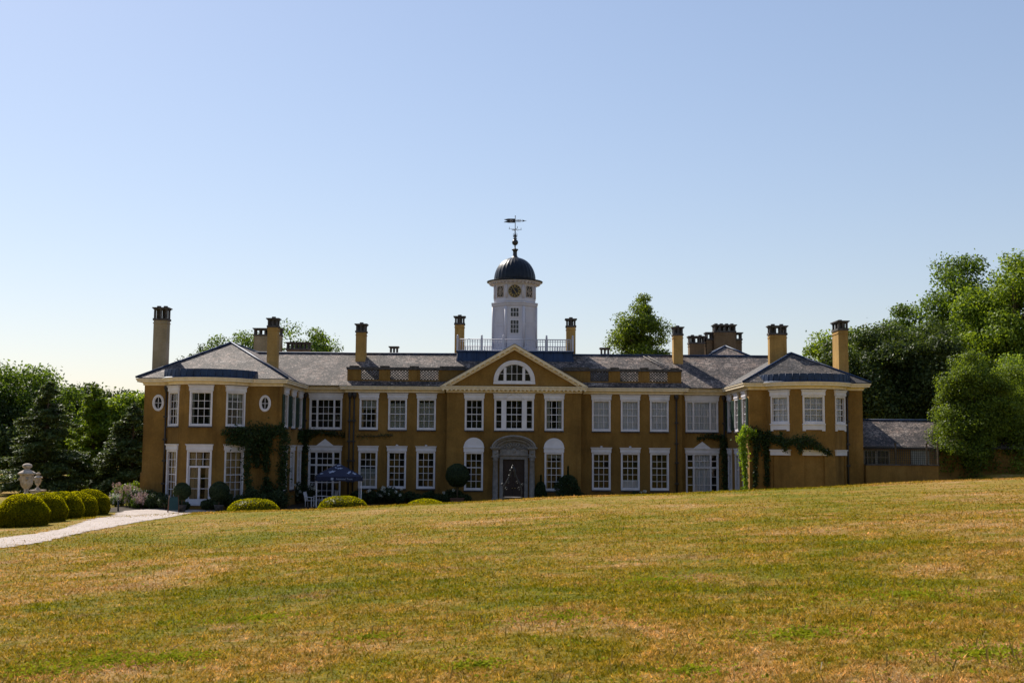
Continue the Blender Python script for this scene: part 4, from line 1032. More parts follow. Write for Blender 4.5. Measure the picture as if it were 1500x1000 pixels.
# --- right wood
tree('oak_tree', 'sunlit yellow green tree directly behind the right pavilion chimney', px_tree(1222, 112), 112, 13.9, 3.9, 4.5, 1.5, 'leaf_lime', 34000, .28, 70, 31)
tree('oak_tree', 'dark oak filling the gap behind the service range roof', px_tree(1280, 106), 106, 13.6, 5.8, 4.0, 0.5, 'leaf_dark', 46000, .28, 90, 32)
tree('beech_tree', 'round topped tree between the right pavilion and the tallest trees', px_tree(1322, 118), 118, 17.9, 4.6, 4.6, 2, 'leaf_oak', 48000, .28, 80, 33)
tree('beech_tree', 'tall leafy tree rising over the large rounded bush', px_tree(1412, 112), 112, 20.1, 5.2, 5.0, 3, 'leaf_oak', 60000, .28, 95, 34)
tree('lime_tree', 'tallest tree of the right wood with sunlit yellow green leaves', px_tree(1490, 104), 104, 19.2, 5.4, 5.0, 3, 'leaf_lime', 60000, .28, 95, 35)
tree('oak_tree', 'dark tree in the shade between service range and tall trees', px_tree(1372, 104), 104, 13.0, 4.6, 4.0, .2, 'leaf_dark', 40000, .28, 80, 36)
tree('oak_tree', 'broad dark tree closing the right wood beyond the picture edge', px_tree(1590, 104), 104, 20, 6.0, 5.0, 1, 'leaf_oak', 34000, .3, 70, 37)
tree('holly_bush', 'large rounded evergreen bush on the grass bank by the railing', px_tree(1437, 80), 80, 8.5, 3.6, 3.0, -1.8, 'leaf_bush', 120000, .15, 230, 41, cat='bush', trunk_r=.2)
tree('holly_bush', 'tall evergreen bush adjoining the rounded bush on its right', px_tree(1510, 83), 83, 8.6, 3.0, 3.0, -1.2, 'leaf_lime', 60000, .17, 130, 42, cat='bush', trunk_r=.2)

# far wood closing the horizon
RNG = np.random.default_rng(77); n = 60000; P = []
for (xa_, xb_, y_, hh) in ((-130, -22, 140, 7.5), (26, 130, 126, 10.5), (-420, 420, 320, 14)):
    k = n // 3; X = RNG.uniform(xa_, xb_, k); hz = hh * (.75 + .25 * np.sin(X * .21) * np.sin(X * .093 + 1)); P.append(np.stack([X, y_ + RNG.normal(size=k) * 3.5, 1.0 + hz * RNG.uniform(0, 1, k) ** .7], 1))
P = np.concatenate(P)
o = leaf_obj('distant_wood', P, .95, 'leaf_dark', None); tag(o, 'dark mass of distant woodland behind the garden trees', kind='stuff')

# wooded belt behind the photographer, unseen: added to dim facade and darken window reflections
k = 26000; a = RNG.uniform(-1.5, 1.5, k); rr = 62 + RNG.normal(size=k) * 5; X = np.sin(a) * rr * 1.5; Y = 8 - np.cos(a) * rr; hz = 20 * (.8 + .2 * np.sin(a * 9) * np.sin(a * 23))
P = np.stack([X, Y, terrain(X, Y) + hz * RNG.uniform(0, 1, k)], 1)
o = leaf_obj('woodland_belt', P, 1.9, 'leaf_dark', None); tag(o, 'unseen wooded belt behind the camera that dims the house front', kind='stuff')

# --- clipped golden yews
def clipped(name, label, x, y, rx, ry, h, mat, n, seed, group=None, base=0.0, leaf_size=.075, squash=.5, cat='bush'):
    global RNG
    RNG = np.random.default_rng(3000 + seed); g = T(x, y) + base; root = empty(name, (x, y, g)); tag(root, label, cat, group)
    d = RNG.normal(size=(n, 3)); d /= np.linalg.norm(d, axis=1)[:, None]
    d = d[d[:, 2] > -squash]
    cz = h * squash / (1 + squash); rz = h - cz
    lump = 1 + .022 * np.sin(d[:, 0] * 7 + seed) * np.sin(d[:, 1] * 6 + 2 * seed) + .02 * np.sin(d[:, 2] * 9 + seed)
    P = d * np.array([rx, ry, rz]) * (lump * RNG.uniform(.955, 1.015, len(d)))[:, None]; P[:, 2] = np.maximum(P[:, 2], -cz) + cz
    leaf_obj('foliage', P, leaf_size, mat, root, d, rand=.6)
    m = MB(); m.ball((0, 0, cz), (rx * .94, ry * .94, rz * .94), 28, 16); m.v = [(a, b, max(c, -.05)) for a, b, c in m.v]; m.build('dark_core', 'leaf_shrub', root)  # solid dark core blocks the sun so the shaded side stays dark
    return root
GT = 'golden clipped yew mounds in a row beside the gravel path'
nm = ['nearest the spotlight post in the row', 'second along the path in the row', 'third and middle of the row', 'fourth along the path in the row', 'last of the row towards the house']
for i in range(5):
    t_ = i / 4; X = -22.2 * (1 - t_) - 25.0 * t_; Y = 53.3 * (1 - t_) + 69.5 * t_
    clipped('yew_topiary', ['large clipped golden yew mound behind the thin spotlight post', 'clipped golden yew mound, second in its row along the gravel path', 'clipped golden yew mound in the middle of its row of five', 'clipped golden yew mound, fourth in its row, beside the small floodlight', 'clipped golden yew mound closest to the left pavilion in its row'][i], X, Y, 1.16, 1.16, 1.46, 'leaf_golden', 30000, i, GT)
for i, (px, Y, rx, top_) in enumerate(((372, 66.5, 1.42, 729.5), (503, 66.5, 1.42, 725.5), (624, 66.5, 1.15, 730))):
    p = at(px, top_, Y); h = p.z - T(p.x, Y)
    clipped('golden_dome', ['low golden clipped dome by the vines of the left pavilion', 'low golden clipped dome in front of the blue canopy', 'flattest golden clipped dome below the ground floor windows'][i], p.x, Y, rx, 1.2, max(h, .5), 'leaf_golden', 14000, 20 + i, 'low golden domes at the lawn edge')

# --- dark shrubs and standards by the walls
def ball_standard(label, px, Y, zc_, r, pot=True, seed=0):
    x = px_tree(px, Y) + .05; root = clipped('ball_standard', label, x, Y, r, r, 2 * r, 'leaf_shrub', 7000, 40 + seed, leaf_size=.09, squash=.98, base=zc_ - r, cat='topiary')
    m = MB(); b = -(zc_ - r); m.tube([(0, 0, b + .3), (0, 0, r)], .045, 8); m.build('trunk', 'bark', root)
    if pot:
        m = MB(); m.box(-.45, .45, -.45, .45, b + .02, b + .5); m.box(-.49, .49, -.49, .49, b + .5, b + .56); m.build('planter', 'timber_brown', root)
    else:
        m = MB(); m.lathe([(.2, b), (.3, b + .4), (.32, b + .44), (.26, b + .44)], (0, 0, 0), 14); m.build('pot', 'dark_stone', root)
ball_standard('dark ball topiary on a stem in a brown box left of the door', 671, 82.0, 2.15, .82, True, 1)
ball_standard('dark ball topiary before the narrow window of the left bow', 271, 72.2, 1.28, .52, False, 2)
ball_standard('dark rounded topiary between the glazed door and right bow window', 325, 72.6, 1.25, .62, False, 3)
def shrub(name, label, x, y, r, h, mat='leaf_shrub', n=3500, seed=0, flowers=None, group=None, ls=.12, cat='shrub'):
    global RNG
    RNG = np.random.default_rng(4000 + seed); g = T(x, y); root = empty(name, (x, y, g)); tag(root, label, cat, group)
    P, N = [], []
    for k in range(9):
        a = RNG.uniform(0, 6.28); q, d = blob_points(n // 9, (r * .55 * math.cos(a), r * .4 * math.sin(a), h * RNG.uniform(.3, .68)), (r * .5, r * .45, h * .36), .3); q[:, 2] = np.maximum(q[:, 2], .02); P.append(q); N.append(d)
    leaf_obj('foliage', np.concatenate(P), ls, mat, root, np.concatenate(N))
    m = MB()
    for k in range(5): a = k * 1.26; m.tube([(0, 0, -.05), (.3 * r * math.cos(a), .3 * r * math.sin(a), h * .55)], [.03, .012], 5)
    m.build('stem', 'bark', root)
    if flowers:
        P = []
        for k in range(flowers[1]):
            a = RNG.uniform(3.5, 5.9); rr = RNG.uniform(.4, 1.02); c = (r * rr * math.cos(a), r * .85 * rr * math.sin(a), h * RNG.uniform(.35, .98)); q, d = blob_points(60, c, flowers[2], .6); P.append(q)
        leaf_obj('flowers', np.concatenate(P), .05, flowers[0], root)
    return root
k = 0
for x, y, r, h in ((-24.0, 76.4, .9, 1.25), (-22.8, 75.6, .8, 1.1), (-21.9, 74.4, .7, .85), (-20.9, 74.0, .6, .7), (-18.9, 74.0, .7, .8), (-17.7, 74.7, .8, 1.1), (-16.4, 75.6, 1.0, 1.5), (-15.4, 76.3, 1.0, 1.3)):
    k += 1; shrub('border_shrub', ['dark leafy shrub below the oval window beside the flower border', 'dark shrub at the foot of the left bow drainpipe', 'low shrub under the narrow bow window behind the easel sign', 'lowest shrub beside the glazed bow door, on its easel side', 'low shrub beside the glazed bow door, on its vine side', 'dark shrub under the bow window that the vine overhangs', 'tall dark shrub under the hanging vine of the left pavilion', 'dark shrub at the inner corner of the left pavilion'][k - 1], x, y, r, h, seed=k, group='shrubs in the border round the left bow')
for i, (x, y) in enumerate(((-14.6, 83.2), (-9.6, 84.0), (-8.6, 83.7), (-4.2, 82.9), (9.4, 84.1))):
    shrub('hydrangea', ['hydrangea with pale flower heads in the left corner by the white chair', 'hydrangea with a few pale heads right of the blue canopy', 'hydrangea with pale heads below the middle left window', 'dark leafy hydrangea beside the projecting centre block', 'hydrangea with pale heads under the middle right window'][i], x, y, [1.1, .8, 1.1, .9, .8][i], [1.6, 1.1, 1.3, 1.2, 1.15][i], 'leaf_shrub', 4000, 20 + i, ('flower_white', [16, 7, 13, 3, 9][i], .10))
for i, x in enumerate((-10.8, -7.0, -5.6, -3.6, 4.9, 6.8, 11.6)):
    shrub('wall_shrub', ['low dark shrub behind the canopy poles at the main wall', 'low dark shrub between the two sash windows left of the centre block', 'low dark shrub under the sash window next to the centre block', 'low dark shrub behind the boxed ball topiary', 'low dark shrub right of the pointed evergreen by the door', 'low dark shrub under the first sash window right of the centre block', 'low dark shrub near the drainpipe of the right range'][i], x, 84.2 if abs(x) > 5 else 83.3, .8, .95, seed=40 + i, group='shrubs along the foot of the main front')
def cone_shrub(label, x, y, r, h, seed):
    global RNG
    RNG = np.random.default_rng(5000 + seed); root = empty('pointed_shrub', (x, y, T(x, y))); tag(root, label, 'shrub')
    n = 9000; z = RNG.uniform(0, 1, n); a = RNG.uniform(0, 6.28, n); rr = r * np.maximum(np.sqrt(np.maximum(0, 1 - ((z - .36) / .42) ** 2)), .10 * (1.05 - z)) * (1 + .18 * np.sin(3 * a + z * 9)) * RNG.uniform(.6, 1.05, n)
    leaf_obj('foliage', np.stack([rr * np.cos(a), rr * np.sin(a), .05 + h * z], 1), .12, 'leaf_shrub', root)
    m = MB(); m.tube([(0, 0, -.1), (0, 0, h * .8)], [.06, .015], 6); m.build('stem', 'bark', root)
cone_shrub('dark pointed evergreen shrub right of the front door', 4.05, 82.9, .85, 2.75, 1)
cone_shrub('narrow dark climbing shrub against the wall between door and arched window', 2.15, 83.9, .38, 2.1, 2)
# flower border at the left corner of the house
for i, (px, y) in enumerate(((176, 78.5), (186, 79.5), (197, 77.5), (206, 77), (214, 75.8))):
    shrub('flowering_perennial', ['leafy perennial with white flowers next to the dark path post', 'tall perennial with pale plumes at the back of the border', 'clump of pale pink plumes in the border', 'pale pink flowering clump near the pavilion corner', 'pink tinged clump against the left pavilion corner'][i], px_tree(px, y), y, .75, [.8, 1.5, 1.5, 1.3, 1.0][i], 'leaf_oak', 2200, 60 + i, (['flower_white', 'flower_pink', 'flower_pink', 'flower_pink', 'flower_pink'][i], 34, (.07, .07, .16)), cat='flower clump')
shrub('lime_shrub', 'small bright green shrub beyond the flower border', px_tree(197, 86), 86, .8, 1.6, 'leaf_lime', 2500, 70)

# --- climbers
def vine(label, runs, mat, n, seed, ls=.15, name='climbing_vine'):
    """runs: polylines of (x, y, z, half width) a little outside the wall"""
    global RNG
    RNG = np.random.default_rng(6000 + seed); p0 = runs[0][0]; root = empty(name, (p0[0], p0[1], 0)); tag(root, label, 'climbing plant')
    tot = sum(math.dist(a[:3], b[:3]) * (a[3] + b[3]) for r_ in runs for a, b in zip(r_, r_[1:])); P = []; st = MB()
    for r_ in runs:
        st.tube([(a[0] - p0[0], a[1] - p0[1], a[2]) for a in r_], .03, 5)
        for a, b in zip(r_, r_[1:]):
            L = math.dist(a[:3], b[:3]); k = int(n * L * (a[3] + b[3]) / tot) + 4; t_ = RNG.uniform(0, 1, k)[:, None]; A, B = np.array(a), np.array(b); q = A + (B - A) * t_
            d = (B - A)[:3] / max(L, 1e-6); w = q[:, 3:4] * (1 + .35 * np.sin(t_ * L * 5 + a[0] * 3))
            side = np.array([d[2], d[2] * .0, -np.hypot(d[0], d[1])]) if abs(d[2]) < .7 else np.array([1, 0, 0]); side = side / np.linalg.norm(side)
            q3 = q[:, :3] + side * w * RNG.normal(size=(k, 1)) * .55 + RNG.normal(size=(k, 3)) * np.array([.06, .10, .09])
            P.append(q3)
    st.build('stem', 'bark', root)
    P = np.concatenate(P) - np.array([p0[0], p0[1], 0])
    leaf_obj('foliage', P, ls, mat, root, np.tile([-.1, -.7, .3], (len(P), 1)))
def wp(px, py, Y, w): q = at(px, py, Y); return (q.x, q.y, q.z, w)
yv = YL - .18
vine('dark climber arching over the right half of the left pavilion front',
     [[wp(366, 740, 75.9, .22), wp(362, 690, 75.9, .2), wp(363, 650, 76.2, .3), wp(366, 632, 76.4, .3)],
      [wp(326, 634, 75.2, .12), wp(340, 632, 75.6, .28), wp(352, 634, 76.0, .4), wp(368, 636, 76.6, .5), wp(390, 632, yv, .45), wp(417, 629, yv, .32)],
      [wp(333, 645, 75.4, .2), wp(348, 646, 75.9, .25), wp(362, 648, 76.2, .4)],
      [wp(392, 636, yv, .42), wp(390, 655, yv, .4), wp(389, 675, yv, .26), wp(391, 692, yv, .14)],
      [wp(376, 645, yv, .4), wp(374, 668, yv, .3), wp(377, 684, yv, .12)],
      [wp(414, 740, yv, .3), wp(414, 700, yv, .3), wp(416, 660, yv, .32), wp(417, 630, yv, .3)],
      [wp(395, 740, yv, .7), wp(393, 712, yv, .4), wp(390, 698, yv, .12)]], 'leaf_vine', 9500, 1)
vine('dark climber in the corner between left pavilion and main front',
     [[(-15.1, 85.2, 0, .2), (-15.1, 85.2, 3.0, .2), (-15.0, 85.2, 5.1, .25)], [(-15.1, 84.9, 4.75, .3), (-14.2, 85.3, 5.0, .12), (-13.0, 85.35, 4.9, .12), (-12.2, 85.35, 4.75, .05)], [(-15.2, 83.3, 4.6, .3), (-15.15, 84.6, 4.9, .3)]], 'leaf_vine', 3000, 2, .13)
vine('thin bare climber trained along the wall under the upper left windows', [[(-11.3, 84.93, 4.72, .04), (-10.2, 84.93, 4.74, .05), (-8.7, 84.93, 4.82, .04)]], 'leaf_vine', 260, 3, .09)
vine('dark climber spreading under the sills of the right pavilion bow',
     [[wp(1125, 712, yv, .15), wp(1124, 670, yv, .19), wp(1121, 640, yv, .3), wp(1110, 636, yv, .4), wp(1098, 636, yv, .35)],
      [wp(1106, 712, yv, .1), wp(1107, 670, yv, .13), wp(1109, 640, yv, .25)],
      [wp(1121, 640, yv, .35), wp(1137, 645, 76.2, .2), wp(1152, 648, 75.4, .22), wp(1170, 646, 74.95, .3), wp(1184, 645, 74.9, .3), wp(1196, 653, 74.95, .2), wp(1208, 660, 75.2, .14), wp(1219, 664, 75.6, .06)],
      [wp(1150, 648, 75.5, .2), wp(1150, 660, 75.5, .1)], [wp(1172, 648, 74.95, .2), wp(1171, 662, 74.95, .1)], [wp(1143, 640, 75.9, .16), wp(1144, 634, 75.9, .08)]], 'leaf_vine', 5200, 4, .14)
vine('sunlit bright green climber on the corner of the right pavilion',
     [[(15.5, 77.05, .4, .1), (15.45, 77.05, 2.2, .13), (15.38, 77.1, 3.6, .2), (15.28, 77.1, 4.9, .32)], [(15.4, 77.3, 5.1, .35), (15.45, 78.2, 4.9, .25)], [(15.3, 77.0, 5.2, .3), (16.2, 77.0, 5.05, .15)]], 'leaf_bright_vine', 3600, 5, .14)
vine('dark climber at the foot of the corner beside the right french window',
     [[(15.55, 84.7, 0, .2), (15.55, 84.9, 3.0, .2), (15.5, 85.1, 4.9, .25)], [(15.5, 85.2, 4.8, .2), (14.6, 85.35, 4.9, .12), (13.6, 85.35, 4.75, .05)]], 'leaf_vine', 2200, 6, .13)

# ================================================================ GARDEN OBJECTS
def urn(label, x, y, ztop, s, ped):
    root = empty('stone_urn', (x, y, T(x, y))); tag(root, label, 'urn', 'stone urns on pedestals'); g = ztop - T(x, y) - 1.85 * s
    m = MB(); m.lathe([(r_ * s * .82, g + z_ * s) for r_, z_ in ((.42, 0), (.36, .06), (.30, .14), (.14, .26), (.11, .36), (.17, .42), (.14, .46), (.22, .52), (.34, .62), (.38, .80), (.41, 1.12), (.45, 1.2), (.40, 1.24))], (0, 0, 0), 24); m.build('body', 'urn_stone', root)
    m = MB(); m.lathe([(r_ * s, g + z_ * s) for r_, z_ in ((.34, 1.23), (.47, 1.26), (.48, 1.31), (.40, 1.38), (.25, 1.46), (.15, 1.52), (.13, 1.57), (.23, 1.64), (.27, 1.72), (.22, 1.80), (.1, 1.85), (.01, 1.86))], (0, 0, 0), 24); m.build('lid', 'urn_stone', root)
    m = MB()
    for k in range(10):
        a = k * .628; m.tube([((.30 * math.cos(a + .3 * u)) * s, (.30 * math.sin(a + .3 * u)) * s, g + (.7 + .3 * u) * s) for u in (0, .5, 1)], .035 * s, 5)
    for k in range(4):
        a = k * 1.571 + .4; m.ball((.34 * s * math.cos(a), .34 * s * math.sin(a), g + 1.02 * s), .09 * s, 8, 6)
    m.build('carving', 'urn_stone', root)
    m = MB(); m.box(-.42 * ped, .42 * ped, -.42 * ped, .42 * ped, .12, g - .1); m.box(-.5 * ped, .5 * ped, -.5 * ped, .5 * ped, g - .1, g + .005); m.box(-.52 * ped, .52 * ped, -.52 * ped, .52 * ped, -.2, .12); m.build('pedestal', 'urn_stone', root)
urn('large carved lidded stone urn rising behind the golden yews', px_tree(45.5, 64), 64, 2.93, 1.0, .9)
urn('smaller lidded stone urn on a plinth behind the large urn', px_tree(62, 78), 78, 2.10, .62, .85)

def lamp_post(label, px, py_base, h, head):
    x, y = ground_at(px, py_base); root = empty('garden_light', (x, y, T(x, y))); tag(root, label, 'garden light')
    m = MB(); m.tube([(0, 0, -.1), (0, 0, h)], .035 if head else .055, 8); m.build('post', 'iron', root)
    m = MB()
    if head: m.lathe([(.0, h), (.07, h + .02), (.09, h + .14), (.06, h + .18), (.02, h + .2)], (0, 0, 0), 10)
    else: m.lathe([(.07, h), (.075, h + .05), (.01, h + .08)], (0, 0, 0), 10)
    m.build('lamp_head', 'bright_iron', root)
lamp_post('thin spotlight post before the largest golden yew mound', 41, 769, .55, True)
lamp_post('small floodlight on the grass verge beside the fourth yew mound', 133.5, 757, .25, True)
lamp_post('short dark post at the path edge by the flower border', 173, 749, .62, False)

# A-board sign
x, y = -20.6, 71.5
root = empty('easel_sign', (x, y, T(x, y)), R(20)); tag(root, 'dark easel sign with a green panel on the path by the left bow', 'sign')
for sx in (-.32, .32):
    m = MB(); m.tube([(sx, -.28, 0), (sx * .8, 0, 1.05)], .025, 6); m.build('leg', 'timber_brown', root); m = MB(); m.tube([(sx, .28, 0), (sx * .8, 0, 1.05)], .025, 6); m.build('leg', 'timber_brown', root)
m = MB(); Mx = Matrix.Translation((0, -.13, .55)) @ Matrix.Rotation(R(-15), 4, 'X'); m.box(-.27, .27, -.02, .02, -.42, .42, Mx); m.build('panel', 'sign_green', root)

# canopy
cxg, cyg = px_tree(498, 80.5) + .05, 80.5; zg = T(cxg, cyg)
can = empty('gazebo_canopy', (cxg, cyg, zg), R(10)); can.scale = (1.08, 1.08, 1); tag(can, 'dark blue pop-up canopy printed with white oak leaves by the house', 'canopy')
ZE_, ZA_ = 1.95 - zg, 2.82 - zg
for sx in (-1, 1):
    for sy in (-1, 1):
        m = MB(); m.box(sx * 1.38 - .03, sx * 1.38 + .03, sy * 1.38 - .03, sy * 1.38 + .03, 0, ZE_ + .02); m.box(sx * 1.38 - .08, sx * 1.38 + .08, sy * 1.38 - .08, sy * 1.38 + .08, 0, .02); m.build('pole', 'white_paint', can)
def sag(u, v):                                     # cloth height over the plan
    q = max(abs(u), abs(v)); return ZE_ + (ZA_ - ZE_) * (1 - q) ** .92 - .05 * math.sin(math.pi * min(abs(u), abs(v)) / max(q, 1e-3)) * q * 0
m = MB(); n = 16
for i in range(n):
    for j in range(n):
        f = lambda a, b: ((a / n * 2 - 1) * 1.46, (b / n * 2 - 1) * 1.46, sag(a / n * 2 - 1, b / n * 2 - 1)); m.face([f(i, j), f(i + 1, j), f(i + 1, j + 1), f(i, j + 1)])
for i in range(n):
    for s_ in (-1, 1):
        u0, u1 = (i / n * 2 - 1) * 1.46, ((i + 1) / n * 2 - 1) * 1.46; d0 = .02 * math.sin(i * 1.9); d1 = .02 * math.sin((i + 1) * 1.9)
        m.face([(u0, s_ * (1.46 + d0), ZE_ - .30), (u1, s_ * (1.46 + d1), ZE_ - .30), (u1, s_ * 1.46, ZE_), (u0, s_ * 1.46, ZE_)]); m.face([(s_ * (1.46 + d0), u0, ZE_ - .30), (s_ * (1.46 + d1), u1, ZE_ - .30), (s_ * 1.46, u1, ZE_), (s_ * 1.46, u0, ZE_)])
m.build('cloth', 'canopy_blue', can)
def oakleaf(u, v, s, a):
    m = MB(); pts = []
    for k in range(24):
        t_ = 2 * math.pi * k / 24; rr = (1 + .32 * math.cos(5 * t_)) * (1.0 if abs(math.cos(t_)) > .5 else .62); pts.append((s * rr * math.cos(t_), s * .62 * rr * math.sin(t_)))
    P = []
    for px, py in pts:
        X, Y_ = u + px * math.cos(a) - py * math.sin(a), v + px * math.sin(a) + py * math.cos(a); P.append((X, Y_, sag(X / 1.46, Y_ / 1.46) + .02))
    c_ = (u, v, sag(u / 1.46, v / 1.46) + .02)
    for k in range(24): m.face([c_, P[k], P[(k + 1) % 24]])
    m.build('leaf_print', 'print_white', can)
for u, v, s, a in ((-.45, -1.0, .2, .4), (.05, -.62, .15, .1), (.0, -.28, .13, .3), (.62, -1.08, .15, 1.0), (-.2, -.55, .08, 2.0), (.95, -1.2, .13, -.7), (-.95, -.3, .16, 1.2), (.95, .3, .16, .6), (.3, .8, .18, 2.2), (-.5, .9, .16, .2), (-1.1, -1.2, .1, .2)): oakleaf(u, v, s, a)
def text_part(txt, size, loc, rot, parent):
    cu = bpy.data.curves.new('lettering', 'FONT'); cu.body = txt; cu.size = size; cu.extrude = .002; cu.align_x = 'CENTER'
    tmp = bpy.data.objects.new('tmp', cu); COL.objects.link(tmp); dg = bpy.context.evaluated_depsgraph_get(); me = bpy.data.meshes.new_from_object(tmp.evaluated_get(dg)); bpy.data.objects.remove(tmp)
    me.materials.clear(); me.materials.append(MATS['print_white']); o = link_obj('lettering', me, parent); o.location = loc; o.rotation_euler = rot
text_part('National Trust', .17, (.32, -1.495, ZE_ - .21), (R(90), 0, 0), can); text_part('National Trust', .15, (-1.495, -.2, ZE_ - .21), (R(90), 0, R(-90)), can)
m = MB(); m.box(-.52, -.36, -1.50, -1.49, ZE_ - .23, ZE_ - .07); m.build('emblem', 'print_white', can)

# white garden furniture under the canopy
def chair(x, y, rz, label):
    root = empty('garden_chair', (x, y, T(x, y)), rz); tag(root, label, 'chair', 'white garden chairs')
    for sx in (-.24, .24):
        m = MB(); m.box(sx - .025, sx + .025, -.25, -.2, 0, .66); m.build('leg', 'white_paint', root)
        m = MB(); m.tube([(sx, .2, 0), (sx, .22, .45), (sx, .34, 1.0)], .028, 6); m.build('leg', 'white_paint', root)
        m = MB(); m.box(sx - .035, sx + .035, -.27, .26, .64, .67); m.build('armrest', 'white_paint', root)
    for k in range(5): m = MB(); y_ = -.22 + k * .1; m.box(-.235, .235, y_, y_ + .08, .42, .445); m.build('seat_slat', 'white_paint', root)
    for k in range(6): m = MB(); x_ = -.19 + k * .076; m.tube([(x_, .235, .47), (x_, .335, .96)], .022, 5); m.build('back_slat', 'white_paint', root)
    m = MB(); Mx = Matrix.Translation((0, .335, .98)); m.box(-.25, .25, -.02, .02, -.04, .05, Mx); m.build('top_rail', 'white_paint', root)
chair(px_tree(457.5, 79.4), 79.4, R(80), 'white slatted garden chair facing the table under the blue canopy')
tb = empty('garden_table', (px_tree(474, 80.0), 80.0, T(px_tree(474, 80.0), 80.0))); tag(tb, 'round white garden table beside the white chair under the canopy', 'table')
m = MB(); m.lathe([(.52, .70), (.54, .71), (.54, .735), (.5, .74)], (0, 0, 0), 28); m.build('tabletop', 'white_paint', tb)
for k in range(4):
    a = k * 1.571 + .5; m = MB(); m.tube([(.42 * math.cos(a), .42 * math.sin(a), 0), (.3 * math.cos(a), .3 * math.sin(a), .70)], .025, 6); m.build('leg', 'white_paint', tb)
chair(px_tree(490, 81.0), 81.0, R(-60), 'white slatted garden chair on the far side of the round table')

# well head with wrought iron overthrow before the door
wx, wy = px_tree(752.5, 74), 74.0; root = empty('wellhead', (wx, wy, T(wx, wy))); tag(root, 'stone wellhead with wrought iron overthrow standing before the front door', 'wellhead')
m = MB(); m.lathe([(.75, -.1), (.75, .12), (.55, .2), (.52, .75), (.64, .9), (.66, 1.0), (.5, 1.0)], (0, 0, 0), 8, smooth=False); m.build('basin', 'dark_stone', root)
m = MB()
for s_ in (-1, 1):
    m.tube([(s_ * .58, 0, .98), (s_ * .58, 0, 1.3), (s_ * .50, 0, 1.75), (s_ * .28, 0, 2.15), (s_ * .14, 0, 2.45), (s_ * .12, 0, 2.7), (s_ * .03, 0, 2.9)], .05, 6)
    for (cx_, cz_, r_) in ((.42, 1.5, .13), (.3, 1.9, .11), (.18, 2.3, .09), (.62, 1.75, .1), (.12, 2.62, .08)):
        m.tube([(s_ * (cx_ + r_ * (1 - t_ / 9) * math.cos(t_)), .02, cz_ + r_ * (1 - t_ / 9) * math.sin(t_)) for t_ in np.linspace(0, 7.5, 16)], .032, 5)
m.ball((0, 0, 2.95), .06, 8, 6); m.build('overthrow', 'iron', root)
shrub('spurge_clump', 'small lime green clump of leaves at the foot of the wellhead', px_tree(755, 66.4), 66.4, .45, .62, 'leaf_bright_vine', 900, 90, ('flower_white', 6, .05), ls=.1, cat='plant')

# ================================================================ GRASS BLADES on the near lawn
RNG = np.random.default_rng(99)
N = 520000
Y = 6.5 + (1 - (1 - RNG.uniform(0, 1, N)) ** .55) * 0 + 6.5 * (np.exp(RNG.uniform(0, 1, N) ** 1.05 * math.log(62 / 6.5)) - 1)
X = RNG.uniform(-.56, .56, N) * (Y + 2)
clump = np.sin(X * 2.1 + 1.3 * np.sin(Y * 1.7)) * np.sin(Y * 1.9 + 1.1 * np.sin(X * 1.3)); keep = RNG.uniform(-1.3, 1, N) < clump + .55
keep &= RNG.uniform(0, 1, N) < 1 - .9 * sstep(15, 62, Y)
X, Y = X[keep], Y[keep]
k = 26000; X = np.r_[X, RNG.uniform(-26, 38, k)]; Y = np.r_[Y, RNG.uniform(59, 64, k)]          # uncut fringe along the crest
Z = terrain(X, Y); n = len(X)
hgt = RNG.uniform(.012, .042, n) * (1 + .8 * (RNG.uniform(0, 1, n) > .97)) * (1 + Y / 90); wid = (.0030 + .00045 * Y) * RNG.uniform(.7, 1.3, n)
a = RNG.uniform(0, 6.283, n); l = RNG.uniform(0, 6.283, n); bend = RNG.uniform(.3, 1.6, n) * hgt
B = np.stack([X, Y, Z - .004], 1); wv = np.stack([np.cos(a) * wid, np.sin(a) * wid, np.zeros(n)], 1); tip = B + np.stack([np.cos(l) * bend, np.sin(l) * bend, hgt], 1)
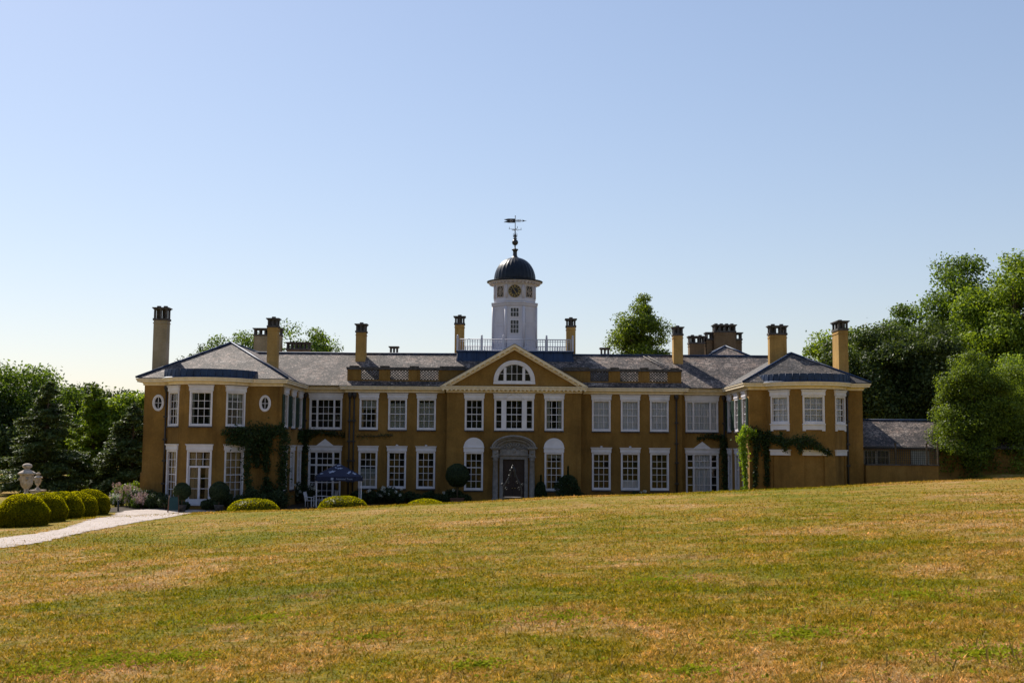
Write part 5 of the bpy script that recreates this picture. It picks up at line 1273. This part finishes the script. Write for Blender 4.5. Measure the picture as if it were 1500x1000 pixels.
me = np_mesh('grass', np.stack([B - wv, B + wv, tip], 1).reshape(-1, 3), 3, 'grass_blade', RNG.uniform(0, 1, n))
tag(link_obj('grass', me), 'short dry grass blades covering the near lawn', kind='stuff')

# weeds and seed stalks in the turf
RNG = np.random.default_rng(123); P = []
spots = [(150, 970, .6, 1300), (60, 985, .4, 400), (380, 906, .45, 700), (250, 965, .3, 600), (960, 850, .6, 700), (1330, 872, .8, 900), (1180, 930, .5, 700), (820, 905, .5, 500), (540, 935, .3, 300), (1440, 960, .4, 600), (700, 975, .25, 350), (1010, 985, .25, 300)]
for px, py, r, k in spots:
    x, y = ground_at(px, py); a = RNG.uniform(0, 6.283, k); q = np.abs(RNG.normal(size=k)) * r * .6
    X = x + np.cos(a) * q * 1.5; Y = y + np.sin(a) * q * 1.2; P.append(np.stack([X, Y, terrain(X, Y) + RNG.uniform(.006, .035, k)], 1))
k = 900; Y = 8 + 26 * RNG.uniform(0, 1, k) ** 1.4; X = RNG.uniform(-.5, .5, k) * Y; rep_ = 5
c = np.repeat(np.stack([X, Y, terrain(X, Y) + .015], 1), rep_, 0); P.append(c + RNG.normal(size=c.shape) * np.array([.035, .035, .008]))
P = np.concatenate(P); o = leaf_obj('turf_weeds', P, .042, 'leaf_weed', None, np.tile([0, 0, 1.0], (len(P), 1)), aspect=.55, rand=.5); tag(o, 'small green weeds and clover growing in the dry lawn', kind='stuff')
n = 1500; Y = 8 + 30 * RNG.uniform(0, 1, n) ** 1.5; X = RNG.uniform(-.5, .5, n) * Y; Z = terrain(X, Y); h = RNG.uniform(.05, .12, n); a = RNG.uniform(0, 6.283, n)
B = np.stack([X, Y, Z], 1); wv = np.stack([np.cos(a), np.sin(a), 0 * a], 1) * .0035 * (1 + Y / 25)[:, None]; tip = B + np.stack([RNG.normal(size=n) * .025, RNG.normal(size=n) * .025, h], 1)
me = np_mesh('seed_stalks', np.stack([B - wv, B + wv, tip + wv, tip - wv], 1).reshape(-1, 3), 4, 'grass_straw', RNG.uniform(0, .6, n)); tag(link_obj('seed_stalks', me), 'thin dry seed stalks standing in the near lawn', kind='stuff')
